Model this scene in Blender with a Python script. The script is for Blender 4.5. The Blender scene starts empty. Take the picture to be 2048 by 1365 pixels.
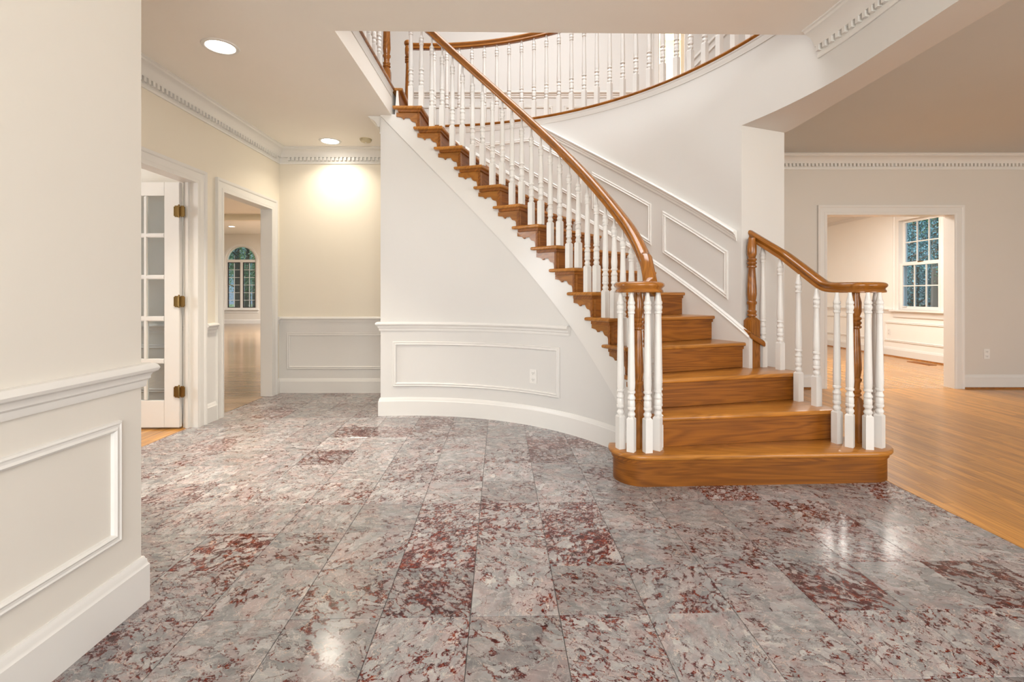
import bpy, bmesh, math, random
from math import sin, cos, pi, radians, hypot, atan2, sqrt
from mathutils import Vector

# ------------------------------------------------------------------ camera, world, lights, exposure
scene = bpy.context.scene
COL = scene.collection
cam_d = bpy.data.cameras.new('camera')
cam = bpy.data.objects.new('camera', cam_d); COL.objects.link(cam)
cam.location = (0, 0, 1.095); cam.rotation_euler = (pi/2, 0, 0)
cam_d.sensor_width = 36; cam_d.lens = 985/2048*36
cam_d.shift_y = -(682.5-590)/2048
cam_d.clip_start = .05; cam_d.clip_end = 200
scene.camera = cam
vs = scene.view_settings
vs.view_transform = 'Standard'; vs.look = 'None'; vs.gamma = 1.0; vs.use_curve_mapping = False
vs.exposure = 0.79
scene.cycles.max_bounces = 7; scene.cycles.glossy_bounces = 3; scene.cycles.adaptive_threshold = .025

world = bpy.data.worlds.new('world'); scene.world = world; world.use_nodes = True
wn = world.node_tree.nodes; wn.clear()
wo = wn.new('ShaderNodeOutputWorld'); wb = wn.new('ShaderNodeBackground'); ws = wn.new('ShaderNodeTexSky')
ws.sky_type = 'HOSEK_WILKIE'; ws.turbidity = 4; ws.sun_direction = (0.3, -0.5, 0.75)
wb.inputs['Strength'].default_value = 1.6
world.node_tree.links.new(ws.outputs[0], wb.inputs[0]); world.node_tree.links.new(wb.outputs[0], wo.inputs[0])

def area(name, loc, rot, sx, sy, power, col=(1, 1, 1)):
    d = bpy.data.lights.new(name, 'AREA'); d.shape = 'RECTANGLE'; d.size = sx; d.size_y = sy
    d.energy = power; d.color = col
    o = bpy.data.objects.new(name, d); o.location = loc; o.rotation_euler = rot; COL.objects.link(o)
    return o
sun_d = bpy.data.lights.new('sun', 'SUN'); sun_d.energy = 5.5; sun_d.angle = .02; sun_d.color = (1, .95, .86)
sun = bpy.data.objects.new('sun', sun_d); COL.objects.link(sun); sun.rotation_euler = (radians(-4), radians(-48), 0)
DAY = (1.0, .985, .96)
area('stairwell_fill', (.45, 4.15, 5.66), (0, 0, 0), 2.6, 2.1, 56, (.97, .985, 1.0))  # added area lamp, unseen, lights the stairwell from above
area('entry_daylight_fill', (.3, -1.78, 1.75), (pi/2, 0, 0), 2.4, 2.2, 85, DAY)  # added lamp standing in for daylight from unseen entry windows
area('upper_daylight_fill', (.3, -1.78, 4.4), (pi/2, 0, 0), 2.6, 1.4, 85, (1, 1, 1))  # added lamp brightening the upper landing as daylight, its window unseen
area('living_daylight_fill', (5.2, -1.78, 1.45), (pi/2, 0, 0), 3.4, 1.9, 80, DAY)  # added lamp giving the living room daylight from an unseen window
area('dining_fill', (4.5, 7.4, 2.69), (0, 0, 0), 2.6, 1.4, 86, (1.0, .955, .89))  # added fill without a fixture, brightens the dining room
area('library_fill', (-5.9, 2.4, 1.6), (0, -pi/2, 0), 1.5, 1.6, 60, (.93, .97, 1.0))  # added fill, the room behind the glazed door has no window
area('far_room_fill', (-5.0, 14.6, 3.37), (0, 0, 0), 3.0, 3.0, 400, (1, .985, .96))  # added unseen fill, brightens the room with the arched window
area('corridor_fill', (-5.4, 7.6, 2.68), (0, 0, 0), .8, 2.0, 60, (1.0, .93, .82))  # added unseen fill for the dim passage

# ------------------------------------------------------------------ materials
def new_mat(name):
    m = bpy.data.materials.new(name); m.use_nodes = True
    nt = m.node_tree; b = nt.nodes['Principled BSDF']
    return m, nt, b
def N(nt, t, **kw):
    n = nt.nodes.new(t)
    for k, v in kw.items():
        if isinstance(k, str) and hasattr(n, k): setattr(n, k, v)
    return n
def L(nt, a, b): nt.links.new(a, b)
def ramp(nt, src, stops, interp='LINEAR'):
    r = nt.nodes.new('ShaderNodeValToRGB'); e = r.color_ramp.elements; r.color_ramp.interpolation = interp
    while len(e) < len(stops): e.new(.5)
    for i, (p, c) in enumerate(stops):
        e[i].position = p; e[i].color = (*c, 1) if len(c) == 3 else c
    if src is not None: nt.links.new(src, r.inputs[0])
    return r
def mixc(nt, fac, a, b, mode='MIX'):
    m = nt.nodes.new('ShaderNodeMix'); m.data_type = 'RGBA'; m.blend_type = mode
    for i, v in ((0, fac), (6, a), (7, b)):
        if isinstance(v, bpy.types.NodeSocket): nt.links.new(v, m.inputs[i])
        elif i == 0: m.inputs[0].default_value = v
        else: m.inputs[i].default_value = (*v, 1)
    return m.outputs[2]
def noise(nt, vec, scale, detail=4, rough=.5, dist=0.0):
    n = nt.nodes.new('ShaderNodeTexNoise'); n.inputs['Scale'].default_value = scale
    n.inputs['Detail'].default_value = detail; n.inputs['Roughness'].default_value = rough; n.inputs['Distortion'].default_value = dist
    nt.links.new(vec, n.inputs['Vector']); return n
def mapping(nt, vec, scale=(1, 1, 1), loc=None, rot=None):
    m = nt.nodes.new('ShaderNodeMapping'); m.inputs['Scale'].default_value = scale
    nt.links.new(vec, m.inputs['Vector'])
    if loc is not None:
        if isinstance(loc, bpy.types.NodeSocket): nt.links.new(loc, m.inputs['Location'])
        else: m.inputs['Location'].default_value = loc
    if rot is not None:
        if isinstance(rot, bpy.types.NodeSocket): nt.links.new(rot, m.inputs['Rotation'])
        else: m.inputs['Rotation'].default_value = rot
    return m.outputs[0]
def math_(nt, op, a, b=None):
    m = nt.nodes.new('ShaderNodeMath'); m.operation = op
    for i, v in enumerate((a, b)):
        if v is None: continue
        if isinstance(v, bpy.types.NodeSocket): nt.links.new(v, m.inputs[i])
        else: m.inputs[i].default_value = v
    return m.outputs[0]

def paint(name, col, rough=.55, bump=.02):
    m, nt, b = new_mat(name)
    g = N(nt, 'ShaderNodeNewGeometry')
    n = noise(nt, g.outputs['Position'], 2.2, 3)
    c = mixc(nt, n.outputs['Fac'], tuple(x*.97 for x in col), tuple(min(1, x*1.02) for x in col))
    L(nt, c, b.inputs['Base Color']); b.inputs['Roughness'].default_value = rough
    n2 = noise(nt, g.outputs['Position'], 350, 2)
    bp = N(nt, 'ShaderNodeBump'); bp.inputs['Strength'].default_value = bump; bp.inputs['Distance'].default_value = .001
    L(nt, n2.outputs['Fac'], bp.inputs['Height']); L(nt, bp.outputs[0], b.inputs['Normal'])
    return m
def simple(name, col, rough=.4, metal=0.0):
    m, nt, b = new_mat(name)
    g = N(nt, 'ShaderNodeNewGeometry'); n = noise(nt, g.outputs['Position'], 60, 3)
    L(nt, mixc(nt, n.outputs['Fac'], tuple(x*.9 for x in col), tuple(min(1, x*1.05) for x in col)), b.inputs['Base Color'])
    b.inputs['Roughness'].default_value = rough; b.inputs['Metallic'].default_value = metal
    return m
def wood(name, dark, light, rough=.28, coord='UV', us=2.2, vsc=34, wave=True, vary=.25, coat=.25):
    m, nt, b = new_mat(name)
    tc = N(nt, 'ShaderNodeTexCoord'); oi = N(nt, 'ShaderNodeObjectInfo')
    src = tc.outputs['UV'] if coord == 'UV' else N(nt, 'ShaderNodeNewGeometry').outputs['Position']
    off = nt.nodes.new('ShaderNodeCombineXYZ')
    for i, k in enumerate((37.0, 91.0, 53.0)): L(nt, math_(nt, 'MULTIPLY', oi.outputs['Random'], k), off.inputs[i])
    if coord == 'UV': sc1, sc2 = (us*2, vsc*6, 1), (us*.45, vsc*.22, 1)
    else: sc1, sc2 = (vsc*6, us*2, vsc*6), (vsc*.35, us*.45, vsc*.35)
    v1 = mapping(nt, src, sc1, off.outputs[0]); v2 = mapping(nt, src, sc2, off.outputs[0])
    n1 = noise(nt, v1, 1.0, 5, .6, .3)
    n2 = noise(nt, v2, 1.0, 3, .5, .6)
    sn = math_(nt, 'SINE', math_(nt, 'MULTIPLY', n2.outputs['Fac'], 75.0))
    ring = math_(nt, 'ADD', math_(nt, 'MULTIPLY', sn, .5), .5)
    f = math_(nt, 'ADD', math_(nt, 'ADD', math_(nt, 'MULTIPLY', n1.outputs['Fac'], .55), math_(nt, 'MULTIPLY', n2.outputs['Fac'], .25)), math_(nt, 'MULTIPLY', ring, .2 if wave else .08))
    r = ramp(nt, f, [(.22, dark), (.45, tuple(a*.45+c*.55 for a, c in zip(dark, light))), (.72, light)])
    hv = N(nt, 'ShaderNodeHueSaturation')
    L(nt, math_(nt, 'ADD', math_(nt, 'MULTIPLY', oi.outputs['Random'], vary), 1-vary/2), hv.inputs['Value'])
    L(nt, r.outputs[0], hv.inputs['Color']); L(nt, hv.outputs[0], b.inputs['Base Color'])
    b.inputs['Roughness'].default_value = rough; b.inputs['Specular IOR Level'].default_value = .32
    b.inputs['Coat Weight'].default_value = coat; b.inputs['Coat Roughness'].default_value = .12
    bp = N(nt, 'ShaderNodeBump'); bp.inputs['Strength'].default_value = .08; bp.inputs['Distance'].default_value = .002
    L(nt, n1.outputs['Fac'], bp.inputs['Height']); L(nt, bp.outputs[0], b.inputs['Normal'])
    return m
def marble(name):
    m, nt, b = new_mat(name)
    tc = N(nt, 'ShaderNodeTexCoord'); oi = N(nt, 'ShaderNodeObjectInfo')
    rnd = oi.outputs['Random']
    wn_ = N(nt, 'ShaderNodeTexWhiteNoise', noise_dimensions='1D'); L(nt, rnd, wn_.inputs['W'])
    off = nt.nodes.new('ShaderNodeVectorMath'); off.operation = 'SCALE'; off.inputs['Scale'].default_value = 60
    L(nt, wn_.outputs['Color'], off.inputs[0])
    rot = nt.nodes.new('ShaderNodeCombineXYZ')
    q = math_(nt, 'MULTIPLY', math_(nt, 'FLOOR', math_(nt, 'MULTIPLY', wn_.outputs['Value'], 4.0)), pi/2)
    L(nt, math_(nt, 'ADD', q, math_(nt, 'MULTIPLY', rnd, .8)), rot.inputs[2])
    sc0 = nt.nodes.new('ShaderNodeVectorMath'); sc0.operation = 'SCALE'; L(nt, tc.outputs['Object'], sc0.inputs[0])
    L(nt, math_(nt, 'ADD', math_(nt, 'MULTIPLY', math_(nt, 'FRACT', math_(nt, 'MULTIPLY', rnd, 17.3)), .9), .95), sc0.inputs['Scale'])
    P = mapping(nt, sc0.outputs[0], (1.0, 1.0, 1.0), off.outputs[0], rot.outputs[0])
    def warp(scale, amt, det=4):
        w = noise(nt, P, scale, det, .6)
        c = nt.nodes.new('ShaderNodeVectorMath'); c.operation = 'SUBTRACT'; L(nt, w.outputs['Color'], c.inputs[0]); c.inputs[1].default_value = (.5, .5, .5)
        wv = nt.nodes.new('ShaderNodeVectorMath'); wv.operation = 'MULTIPLY_ADD'
        L(nt, c.outputs[0], wv.inputs[0]); wv.inputs[1].default_value = (amt, amt, amt); L(nt, P, wv.inputs[2]); return wv.outputs[0]
    Wa = warp(8, .22, 7); Wb = warp(19, .085, 6)
    W = mapping(nt, Wa, (1.0, 1.7, 1.0)); W2 = mapping(nt, Wb, (1.0, 2.3, 1.0))
    # cool grey body
    base = noise(nt, W2, 10, 8, .70, .4)
    col = ramp(nt, base.outputs['Fac'], [(.28, (.13, .128, .13)), (.43, (.25, .245, .247)), (.55, (.345, .338, .335)), (.70, (.56, .54, .52))]).outputs[0]
    # angular clasts, each with its own grey
    v1 = N(nt, 'ShaderNodeTexVoronoi'); v1.inputs['Scale'].default_value = 12; L(nt, W, v1.inputs['Vector'])
    sepr = N(nt, 'ShaderNodeSeparateColor'); L(nt, v1.outputs['Color'], sepr.inputs[0])
    cg = ramp(nt, sepr.outputs[0], [(0, (.22, .218, .222)), (.5, (.30, .295, .296)), (.8, (.38, .372, .368)), (1, (.56, .54, .525))]).outputs[0]
    col = mixc(nt, .45, col, cg)
    # dusty pink / beige clouds
    pk = noise(nt, W, 6, 5, .6, .3)
    col = mixc(nt, ramp(nt, pk.outputs['Fac'], [(.46, (0, 0, 0)), (.66, (.6, .6, .6))]).outputs[0], col, (.40, .305, .295))
    # dark seams between clasts
    v2 = N(nt, 'ShaderNodeTexVoronoi', feature='DISTANCE_TO_EDGE'); v2.inputs['Scale'].default_value = 12; L(nt, W, v2.inputs['Vector'])
    m2 = noise(nt, P, 12, 3)
    e2 = math_(nt, 'MULTIPLY', ramp(nt, v2.outputs['Distance'], [(.0, (1, 1, 1)), (.05, (0, 0, 0))]).outputs[0], ramp(nt, m2.outputs['Fac'], [(.45, (0, 0, 0)), (.62, (.6, .6, .6))]).outputs[0])
    col = mixc(nt, e2, col, (.12, .085, .08))
    # burgundy: fragments concentrated along seams, amount differs tile by tile
    n3 = noise(nt, W2, 19, 8, .72, .4)
    n5 = noise(nt, P, 4.5, 3, .6)
    seam = ramp(nt, v2.outputs['Distance'], [(.0, (.20, .20, .20)), (.16, (.02, .02, .02)), (.35, (0, 0, 0))]).outputs[0]
    amt = math_(nt, 'MULTIPLY', math_(nt, 'POWER', rnd, 2.6), .17)
    cl5 = math_(nt, 'MULTIPLY', math_(nt, 'SUBTRACT', n5.outputs['Fac'], .5), .55)
    tot = math_(nt, 'ADD', math_(nt, 'ADD', n3.outputs['Fac'], seam), math_(nt, 'ADD', amt, cl5))
    rf = ramp(nt, tot, [(.685, (0, 0, 0)), (.77, (1, 1, 1))]).outputs[0]
    rc = noise(nt, P, 38, 4)
    redc = ramp(nt, rc.outputs['Fac'], [(.3, (.035, .014, .018)), (.5, (.105, .026, .026)), (.72, (.23, .07, .048))]).outputs[0]
    col = mixc(nt, math_(nt, 'MULTIPLY', rf, .9), col, redc)
    # white to salmon hair veins on top
    for sc_, wd, c_, th_ in ((22, .030, (.60, .555, .51), .47), (11, .022, (.66, .50, .42), .50), (40, .05, (.50, .47, .44), .52)):
        vv = N(nt, 'ShaderNodeTexVoronoi', feature='DISTANCE_TO_EDGE'); vv.inputs['Scale'].default_value = sc_; L(nt, W2, vv.inputs['Vector'])
        mm = noise(nt, P, 9+sc_*.2, 3)
        ef = math_(nt, 'MULTIPLY', ramp(nt, vv.outputs['Distance'], [(.0, (1, 1, 1)), (wd, (0, 0, 0))]).outputs[0], ramp(nt, mm.outputs['Fac'], [(th_, (0, 0, 0)), (th_+.12, (.9, .9, .9))]).outputs[0])
        col = mixc(nt, ef, col, c_)
    n4 = noise(nt, W2, 17, 7, .72, .5)
    col = mixc(nt, ramp(nt, n4.outputs['Fac'], [(.585, (0, 0, 0)), (.68, (.8, .8, .8))]).outputs[0], col, (.66, .58, .53))
    bc = N(nt, 'ShaderNodeBrightContrast'); bc.inputs['Contrast'].default_value = .12; L(nt, col, bc.inputs['Color'])
    hv = N(nt, 'ShaderNodeHueSaturation'); hv.inputs['Saturation'].default_value = 1.08; L(nt, bc.outputs[0], hv.inputs['Color'])
    L(nt, math_(nt, 'ADD', math_(nt, 'MULTIPLY', wn_.outputs['Value'], .32), .76), hv.inputs['Value'])
    L(nt, hv.outputs[0], b.inputs['Base Color'])
    b.inputs['Roughness'].default_value = .16; b.inputs['IOR'].default_value = 1.46
    return m
def floor_wood_far(name, dark, light, axis='Y', rough=.22):
    m, nt, b = new_mat(name)
    g = N(nt, 'ShaderNodeNewGeometry')
    P = mapping(nt, g.outputs['Position'], (1, 1, 1), None, (0, 0, pi/2) if axis == 'Y' else (0, 0, 0))
    bt = N(nt, 'ShaderNodeTexBrick'); bt.offset = .37; bt.inputs['Scale'].default_value = 1.0
    bt.inputs['Brick Width'].default_value = 1.1; bt.inputs['Row Height'].default_value = .057; bt.inputs['Mortar Size'].default_value = .0012
    bt.inputs['Color1'].default_value = (.75, .75, .75, 1); bt.inputs['Color2'].default_value = (1.1, 1.1, 1.1, 1); bt.inputs['Mortar'].default_value = (.35, .35, .35, 1)
    L(nt, P, bt.inputs['Vector'])
    n1 = noise(nt, mapping(nt, P, (1.4, 30, 1)), 1.0, 5, .6, .4)
    r = ramp(nt, n1.outputs['Fac'], [(.3, dark), (.7, light)])
    L(nt, mixc(nt, 1.0, r.outputs[0], bt.outputs['Color'], 'MULTIPLY'), b.inputs['Base Color'])
    b.inputs['Roughness'].default_value = rough; b.inputs['Coat Weight'].default_value = .2; b.inputs['Coat Roughness'].default_value = .12; b.inputs['Specular IOR Level'].default_value = .35
    return m
def glass(name, tint=(.97, .985, 1.0), gl=.07):
    m, nt, b = new_mat(name); nt.nodes.remove(b)
    out = nt.nodes['Material Output']; t = N(nt, 'ShaderNodeBsdfTransparent'); g = N(nt, 'ShaderNodeBsdfGlossy'); mx = N(nt, 'ShaderNodeMixShader')
    t.inputs[0].default_value = (*tint, 1); g.inputs['Roughness'].default_value = .02
    ge = N(nt, 'ShaderNodeNewGeometry'); n = noise(nt, ge.outputs['Position'], 3, 1)
    L(nt, math_(nt, 'ADD', math_(nt, 'MULTIPLY', n.outputs['Fac'], .02), gl), mx.inputs[0])
    L(nt, t.outputs[0], mx.inputs[1]); L(nt, g.outputs[0], mx.inputs[2]); L(nt, mx.outputs[0], out.inputs[0])
    return m
def emitter(name, col, strength):
    m, nt, b = new_mat(name)
    b.inputs['Base Color'].default_value = (*col, 1); b.inputs['Emission Color'].default_value = (*col, 1); b.inputs['Emission Strength'].default_value = strength
    return m

M = dict(
    wall=paint('wall_paint', (.74, .70, .635)),
    cream=paint('cream_wall_paint', (.80, .735, .62)),
    white=paint('white_trim_paint', (.76, .74, .705), .32, .01),
    stairwall=paint('stairwell_paint', (.69, .672, .643)),
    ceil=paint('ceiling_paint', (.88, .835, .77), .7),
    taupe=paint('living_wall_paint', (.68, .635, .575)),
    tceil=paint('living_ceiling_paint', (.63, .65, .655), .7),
    dining=paint('dining_paint', (.86, .845, .805)),
    marble=marble('breccia_marble'), grout=paint('grout', (.10, .095, .09), .8),
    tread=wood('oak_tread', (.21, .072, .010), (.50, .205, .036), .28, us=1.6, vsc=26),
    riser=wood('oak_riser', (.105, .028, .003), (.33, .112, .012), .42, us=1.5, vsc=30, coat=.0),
    rail=wood('oak_rail', (.15, .046, .006), (.42, .158, .024), .2, us=3.0, vsc=40, vary=.1, coat=.5),
    newel=wood('oak_newel', (.13, .040, .006), (.38, .14, .022), .25, us=4.0, vsc=30, vary=.1, coat=.4),
    bracket=wood('oak_bracket', (.20, .070, .011), (.40, .155, .026), .35, us=4, vsc=26),
    plank=wood('oak_plank', (.33, .130, .018), (.68, .315, .058), .30, coord='POS', us=1.5, vsc=30, vary=.35, coat=.2),
    farwood=floor_wood_far('oak_floor_far', (.33, .135, .022), (.64, .305, .066)),
    hallwood=floor_wood_far('hall_oak_floor', (.26, .16, .09), (.42, .29, .18), 'X', .2),
    glass=glass('window_glass', (.80, .91, 1.0), .05), doorglass=glass('door_glass', (.90, .93, .95), .08),
    brass=simple('aged_brass', (.24, .15, .05), .35, .9),
    plastic=simple('white_plastic', (.82, .80, .76), .4), ivory=simple('ivory_plastic', (.62, .53, .34), .45),
    dark=simple('dark_metal', (.05, .04, .035), .5), slot=simple('dark_slot', (.03, .028, .025), .6),
    lamp=emitter('lamp_glow', (1.0, .95, .86), 14), sconce=emitter('sconce_glow', (1.0, .88, .66), 12),
    glowpanel=emitter('added_panel_glow', (.95, .98, 1.0), 1.2),  # glow of the panel added above the stairwell, out of view
    bark=simple('bark', (.12, .09, .07), .9), lawn=paint('lawn', (.16, .20, .07), .9),
    leaf=simple('leaf', (.14, .27, .10), .7), leafdark=simple('leaf_dark', (.10, .20, .19), .7), leafblue=simple('leaf_blue', (.13, .27, .30), .7), leafpale=simple('leaf_pale', (.32, .45, .18), .7),
)

# ------------------------------------------------------------------ mesh helpers
def mk(name, verts, faces, mat, parent=None, smooth=False, uv=None, loc=(0, 0, 0), rz=0.0, ang=40):
    me = bpy.data.meshes.new(name); me.from_pydata([tuple(v) for v in verts], [], faces); me.update()
    if uv is not None:
        lay = me.uv_layers.new(name='uv')
        for lp in me.loops:
            c = uv[lp.vertex_index] if isinstance(uv, list) else uv(me.vertices[lp.vertex_index].co)
            lay.data[lp.index].uv = c
    if smooth:
        me.shade_smooth(); me.set_sharp_from_angle(angle=radians(ang))
    me.materials.append(M[mat] if isinstance(mat, str) else mat)
    o = bpy.data.objects.new(name, me); COL.objects.link(o)
    o.location = loc; o.rotation_euler = (0, 0, rz)
    if parent is not None: o.parent = parent
    return o
def inst(src, loc, rz=0.0, parent=None, scale=(1, 1, 1)):
    o = src.copy(); COL.objects.link(o); o.location = loc; o.rotation_euler = (0, 0, rz); o.scale = scale
    if parent is not None: o.parent = parent
    return o
def empty(name, loc=(0, 0, 0)):
    o = bpy.data.objects.new(name, None); COL.objects.link(o); o.location = loc; o.empty_display_size = .1
    return o
def tag(o, label, cat, group=None, kind=None):
    o['label'] = label; o['category'] = cat
    if group: o['group'] = group
    if kind: o['kind'] = kind
    return o
def struct(o, label, cat): return tag(o, label, cat, None, 'structure')

class MB:
    def __init__(s): s.v = []; s.f = []; s.uv = []
    def add(s, v, f, uv=None):
        k = len(s.v); s.v += [tuple(p) for p in v]; s.f += [tuple(i+k for i in q) for q in f]
        s.uv += list(uv) if uv else [(p[0], p[1]+p[2]) for p in v]
        return s
    def box(s, x0, x1, y0, y1, z0, z1, grain=0):
        v = [(x, y, z) for x in (x0, x1) for y in (y0, y1) for z in (z0, z1)]
        f = [(0, 1, 3, 2), (4, 6, 7, 5), (0, 4, 5, 1), (2, 3, 7, 6), (0, 2, 6, 4), (1, 5, 7, 3)]
        o = [i for i in range(3) if i != grain]
        return s.add(v, f, [(p[grain], p[o[0]]+p[o[1]]) for p in v])
    def build(s, name, mat, parent=None, smooth=False, **k): return mk(name, s.v, s.f, mat, parent, smooth, s.uv, **k)

def box(name, x0, x1, y0, y1, z0, z1, mat, parent=None, grain=0): return MB().box(x0, x1, y0, y1, z0, z1, grain).build(name, mat, parent)

def bevbox(name, sx, sy, sz, b, mat, parent=None, loc=(0, 0, 0), rz=0, segs=2):
    bm = bmesh.new(); bmesh.ops.create_cube(bm, size=1)
    for v in bm.verts: v.co = Vector((v.co.x*sx, v.co.y*sy, v.co.z*sz))
    bmesh.ops.bevel(bm, geom=bm.edges[:], offset=b, segments=segs, affect='EDGES')
    me = bpy.data.meshes.new(name); bm.to_mesh(me); bm.free(); me.materials.append(M[mat])
    me.shade_smooth(); me.set_sharp_from_angle(angle=radians(45))
    o = bpy.data.objects.new(name, me); COL.objects.link(o); o.location = loc; o.rotation_euler = (0, 0, rz)
    if parent: o.parent = parent
    return o

def path_normals(pts, side=1, closed=False):
    """right-hand (side=1) mitred normals of an XY polyline"""
    n = len(pts); out = []
    for i in range(n):
        if closed: a, b, c = pts[i-1], pts[i], pts[(i+1) % n]
        else: a, b, c = pts[max(i-1, 0)], pts[i], pts[min(i+1, n-1)]
        d1 = Vector((b[0]-a[0], b[1]-a[1])); d2 = Vector((c[0]-b[0], c[1]-b[1]))
        if d1.length < 1e-9: d1 = d2
        if d2.length < 1e-9: d2 = d1
        d1.normalize(); d2.normalize()
        n1 = Vector((d1.y, -d1.x)); n2 = Vector((d2.y, -d2.x)); m = n1+n2
        m = m.normalized() if m.length > 1e-6 else n1
        k = 1/max(.3, m.dot(n1)); out.append((m.x*k*side, m.y*k*side))
    return out
def sweep(name, pts, prof, mat, parent=None, side=1, smooth=True, ang=30, mb=None):
    """profile (out, z) carried along an XY(Z) polyline; 'out' is to the right of travel for side=1"""
    P = [(p[0], p[1], p[2] if len(p) > 2 else 0.0) for p in pts]
    nr = path_normals(P, side); m = len(prof); v = []; f = []; uv = []; s = 0
    pl = [0]
    for a, b in zip(prof, prof[1:]): pl.append(pl[-1]+hypot(b[0]-a[0], b[1]-a[1]))
    for i, p in enumerate(P):
        if i: s += (Vector(p)-Vector(P[i-1])).length
        for j, (o, z) in enumerate(prof):
            v.append((p[0]+nr[i][0]*o, p[1]+nr[i][1]*o, p[2]+z)); uv.append((s, pl[j]))
    for i in range(len(P)-1):
        for j in range(m):
            k = (j+1) % m; a, b, c, d = i*m+j, i*m+k, (i+1)*m+k, (i+1)*m+j
            f.append((a, d, c, b) if side == 1 else (a, b, c, d))
    f.append(tuple(range(m))); f.append(tuple(range((len(P)-1)*m, len(P)*m))[::-1])
    if mb is not None: mb.add(v, f, uv); return mb
    o = mk(name, v, f, mat, parent, smooth, uv, ang=ang)
    return fixn(o)
def fixn(o):
    bm = bmesh.new(); bm.from_mesh(o.data); bmesh.ops.recalc_face_normals(bm, faces=bm.faces[:]); bm.to_mesh(o.data); bm.free(); return o

def frame_mould(name, mapf, poly, mat, parent, prof=None):
    """closed moulding on a wall: poly in (s, z) counter-clockwise, profile (inset, out)"""
    prof = prof or [(0, 0), (.002, .010), (.008, .014), (.013, .011), (.020, .011), (.027, .016), (.034, .010), (.036, 0)]
    nr = path_normals(poly, -1, True); n = len(poly); m = len(prof); v = []; f = []
    for i, (s, z) in enumerate(poly):
        for ins, o in prof: v.append(mapf(s+nr[i][0]*ins, z+nr[i][1]*ins, o))
    for i in range(n):
        a, b = i*m, ((i+1) % n)*m
        for j in range(m-1): f.append((a+j, b+j, b+j+1, a+j+1))
    o = mk(name, v, f, mat, parent, True, ang=30)
    return fixn(o)
def densify(poly, ds):
    out = []
    for i, a in enumerate(poly):
        b = poly[(i+1) % len(poly)]; k = max(1, int(math.ceil(abs(b[0]-a[0])/ds)))
        for j in range(k): out.append((a[0]+(b[0]-a[0])*j/k, a[1]+(b[1]-a[1])*j/k))
    return out
def rectpoly(s0, s1, z0, z1): return [(s0, z0), (s1, z0), (s1, z1), (s0, z1)]

def lathe(prof, seg=14, mb=None, cx=0, cy=0):
    mb = mb or MB(); v = []; f = []; uv = []
    for (r, z) in prof:
        for k in range(seg+1):
            a = 2*pi*k/seg; v.append((cx+r*cos(a), cy+r*sin(a), z)); uv.append((z, a*.035))
    w = seg+1
    for i in range(len(prof)-1):
        for k in range(seg): f.append((i*w+k, i*w+k+1, (i+1)*w+k+1, (i+1)*w+k))
    return mb.add(v, f, uv)
def offset_poly(poly, d):
    nr = path_normals(poly, -1, True)      # inward for CCW
    return [(p[0]+n[0]*d, p[1]+n[1]*d) for p, n in zip(poly, nr)]
def slab(poly, z0, z1, rnd=0.0, mb=None, uvf=None):
    """CCW outline extruded z0..z1 with rounded edge"""
    mb = mb or MB(); n = len(poly); h = (z1-z0)/2
    rings = [(0, z0), (0, z1)] if rnd <= 0 else [(rnd*(1-cos(a)), (z0+z1)/2+h*sin(a)) for a in (-pi/2, -pi/3.2, -pi/7, pi/7, pi/3.2, pi/2)]
    v = []; f = []
    for d, z in rings:
        for p in offset_poly(poly, d) if d else poly: v.append((p[0], p[1], z))
    for i in range(len(rings)-1):
        for k in range(n): f.append((i*n+k, i*n+(k+1) % n, (i+1)*n+(k+1) % n, (i+1)*n+k))
    f.append(tuple(range(n))[::-1]); f.append(tuple(range((len(rings)-1)*n, len(rings)*n)))
    uvf = uvf or (lambda p: (p[0], p[1]+p[2]))
    return mb.add(v, f, [uvf(p) for p in v])

def wall_holes(axis, c0, c1, s0, s1, z0, z1, holes, mb=None):
    """wall slab with rectangular holes; axis 'x' runs along X (thickness c0..c1 in Y), axis 'y' runs along Y"""
    mb = mb or MB(); S = sorted({s0, s1, *[h[0] for h in holes], *[h[1] for h in holes]})
    for a, b in zip(S, S[1:]):
        hs = sorted([(h[2], h[3]) for h in holes if h[0] <= a+1e-6 and h[1] >= b-1e-6]); z = z0
        for q0, q1 in hs+[(z1, z1)]:
            if q0 > z+1e-6:
                if axis == 'x': mb.box(a, b, c0, c1, z, q0)
                else: mb.box(c0, c1, a, b, z, q0)
            z = max(z, q1)
    return mb

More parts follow.
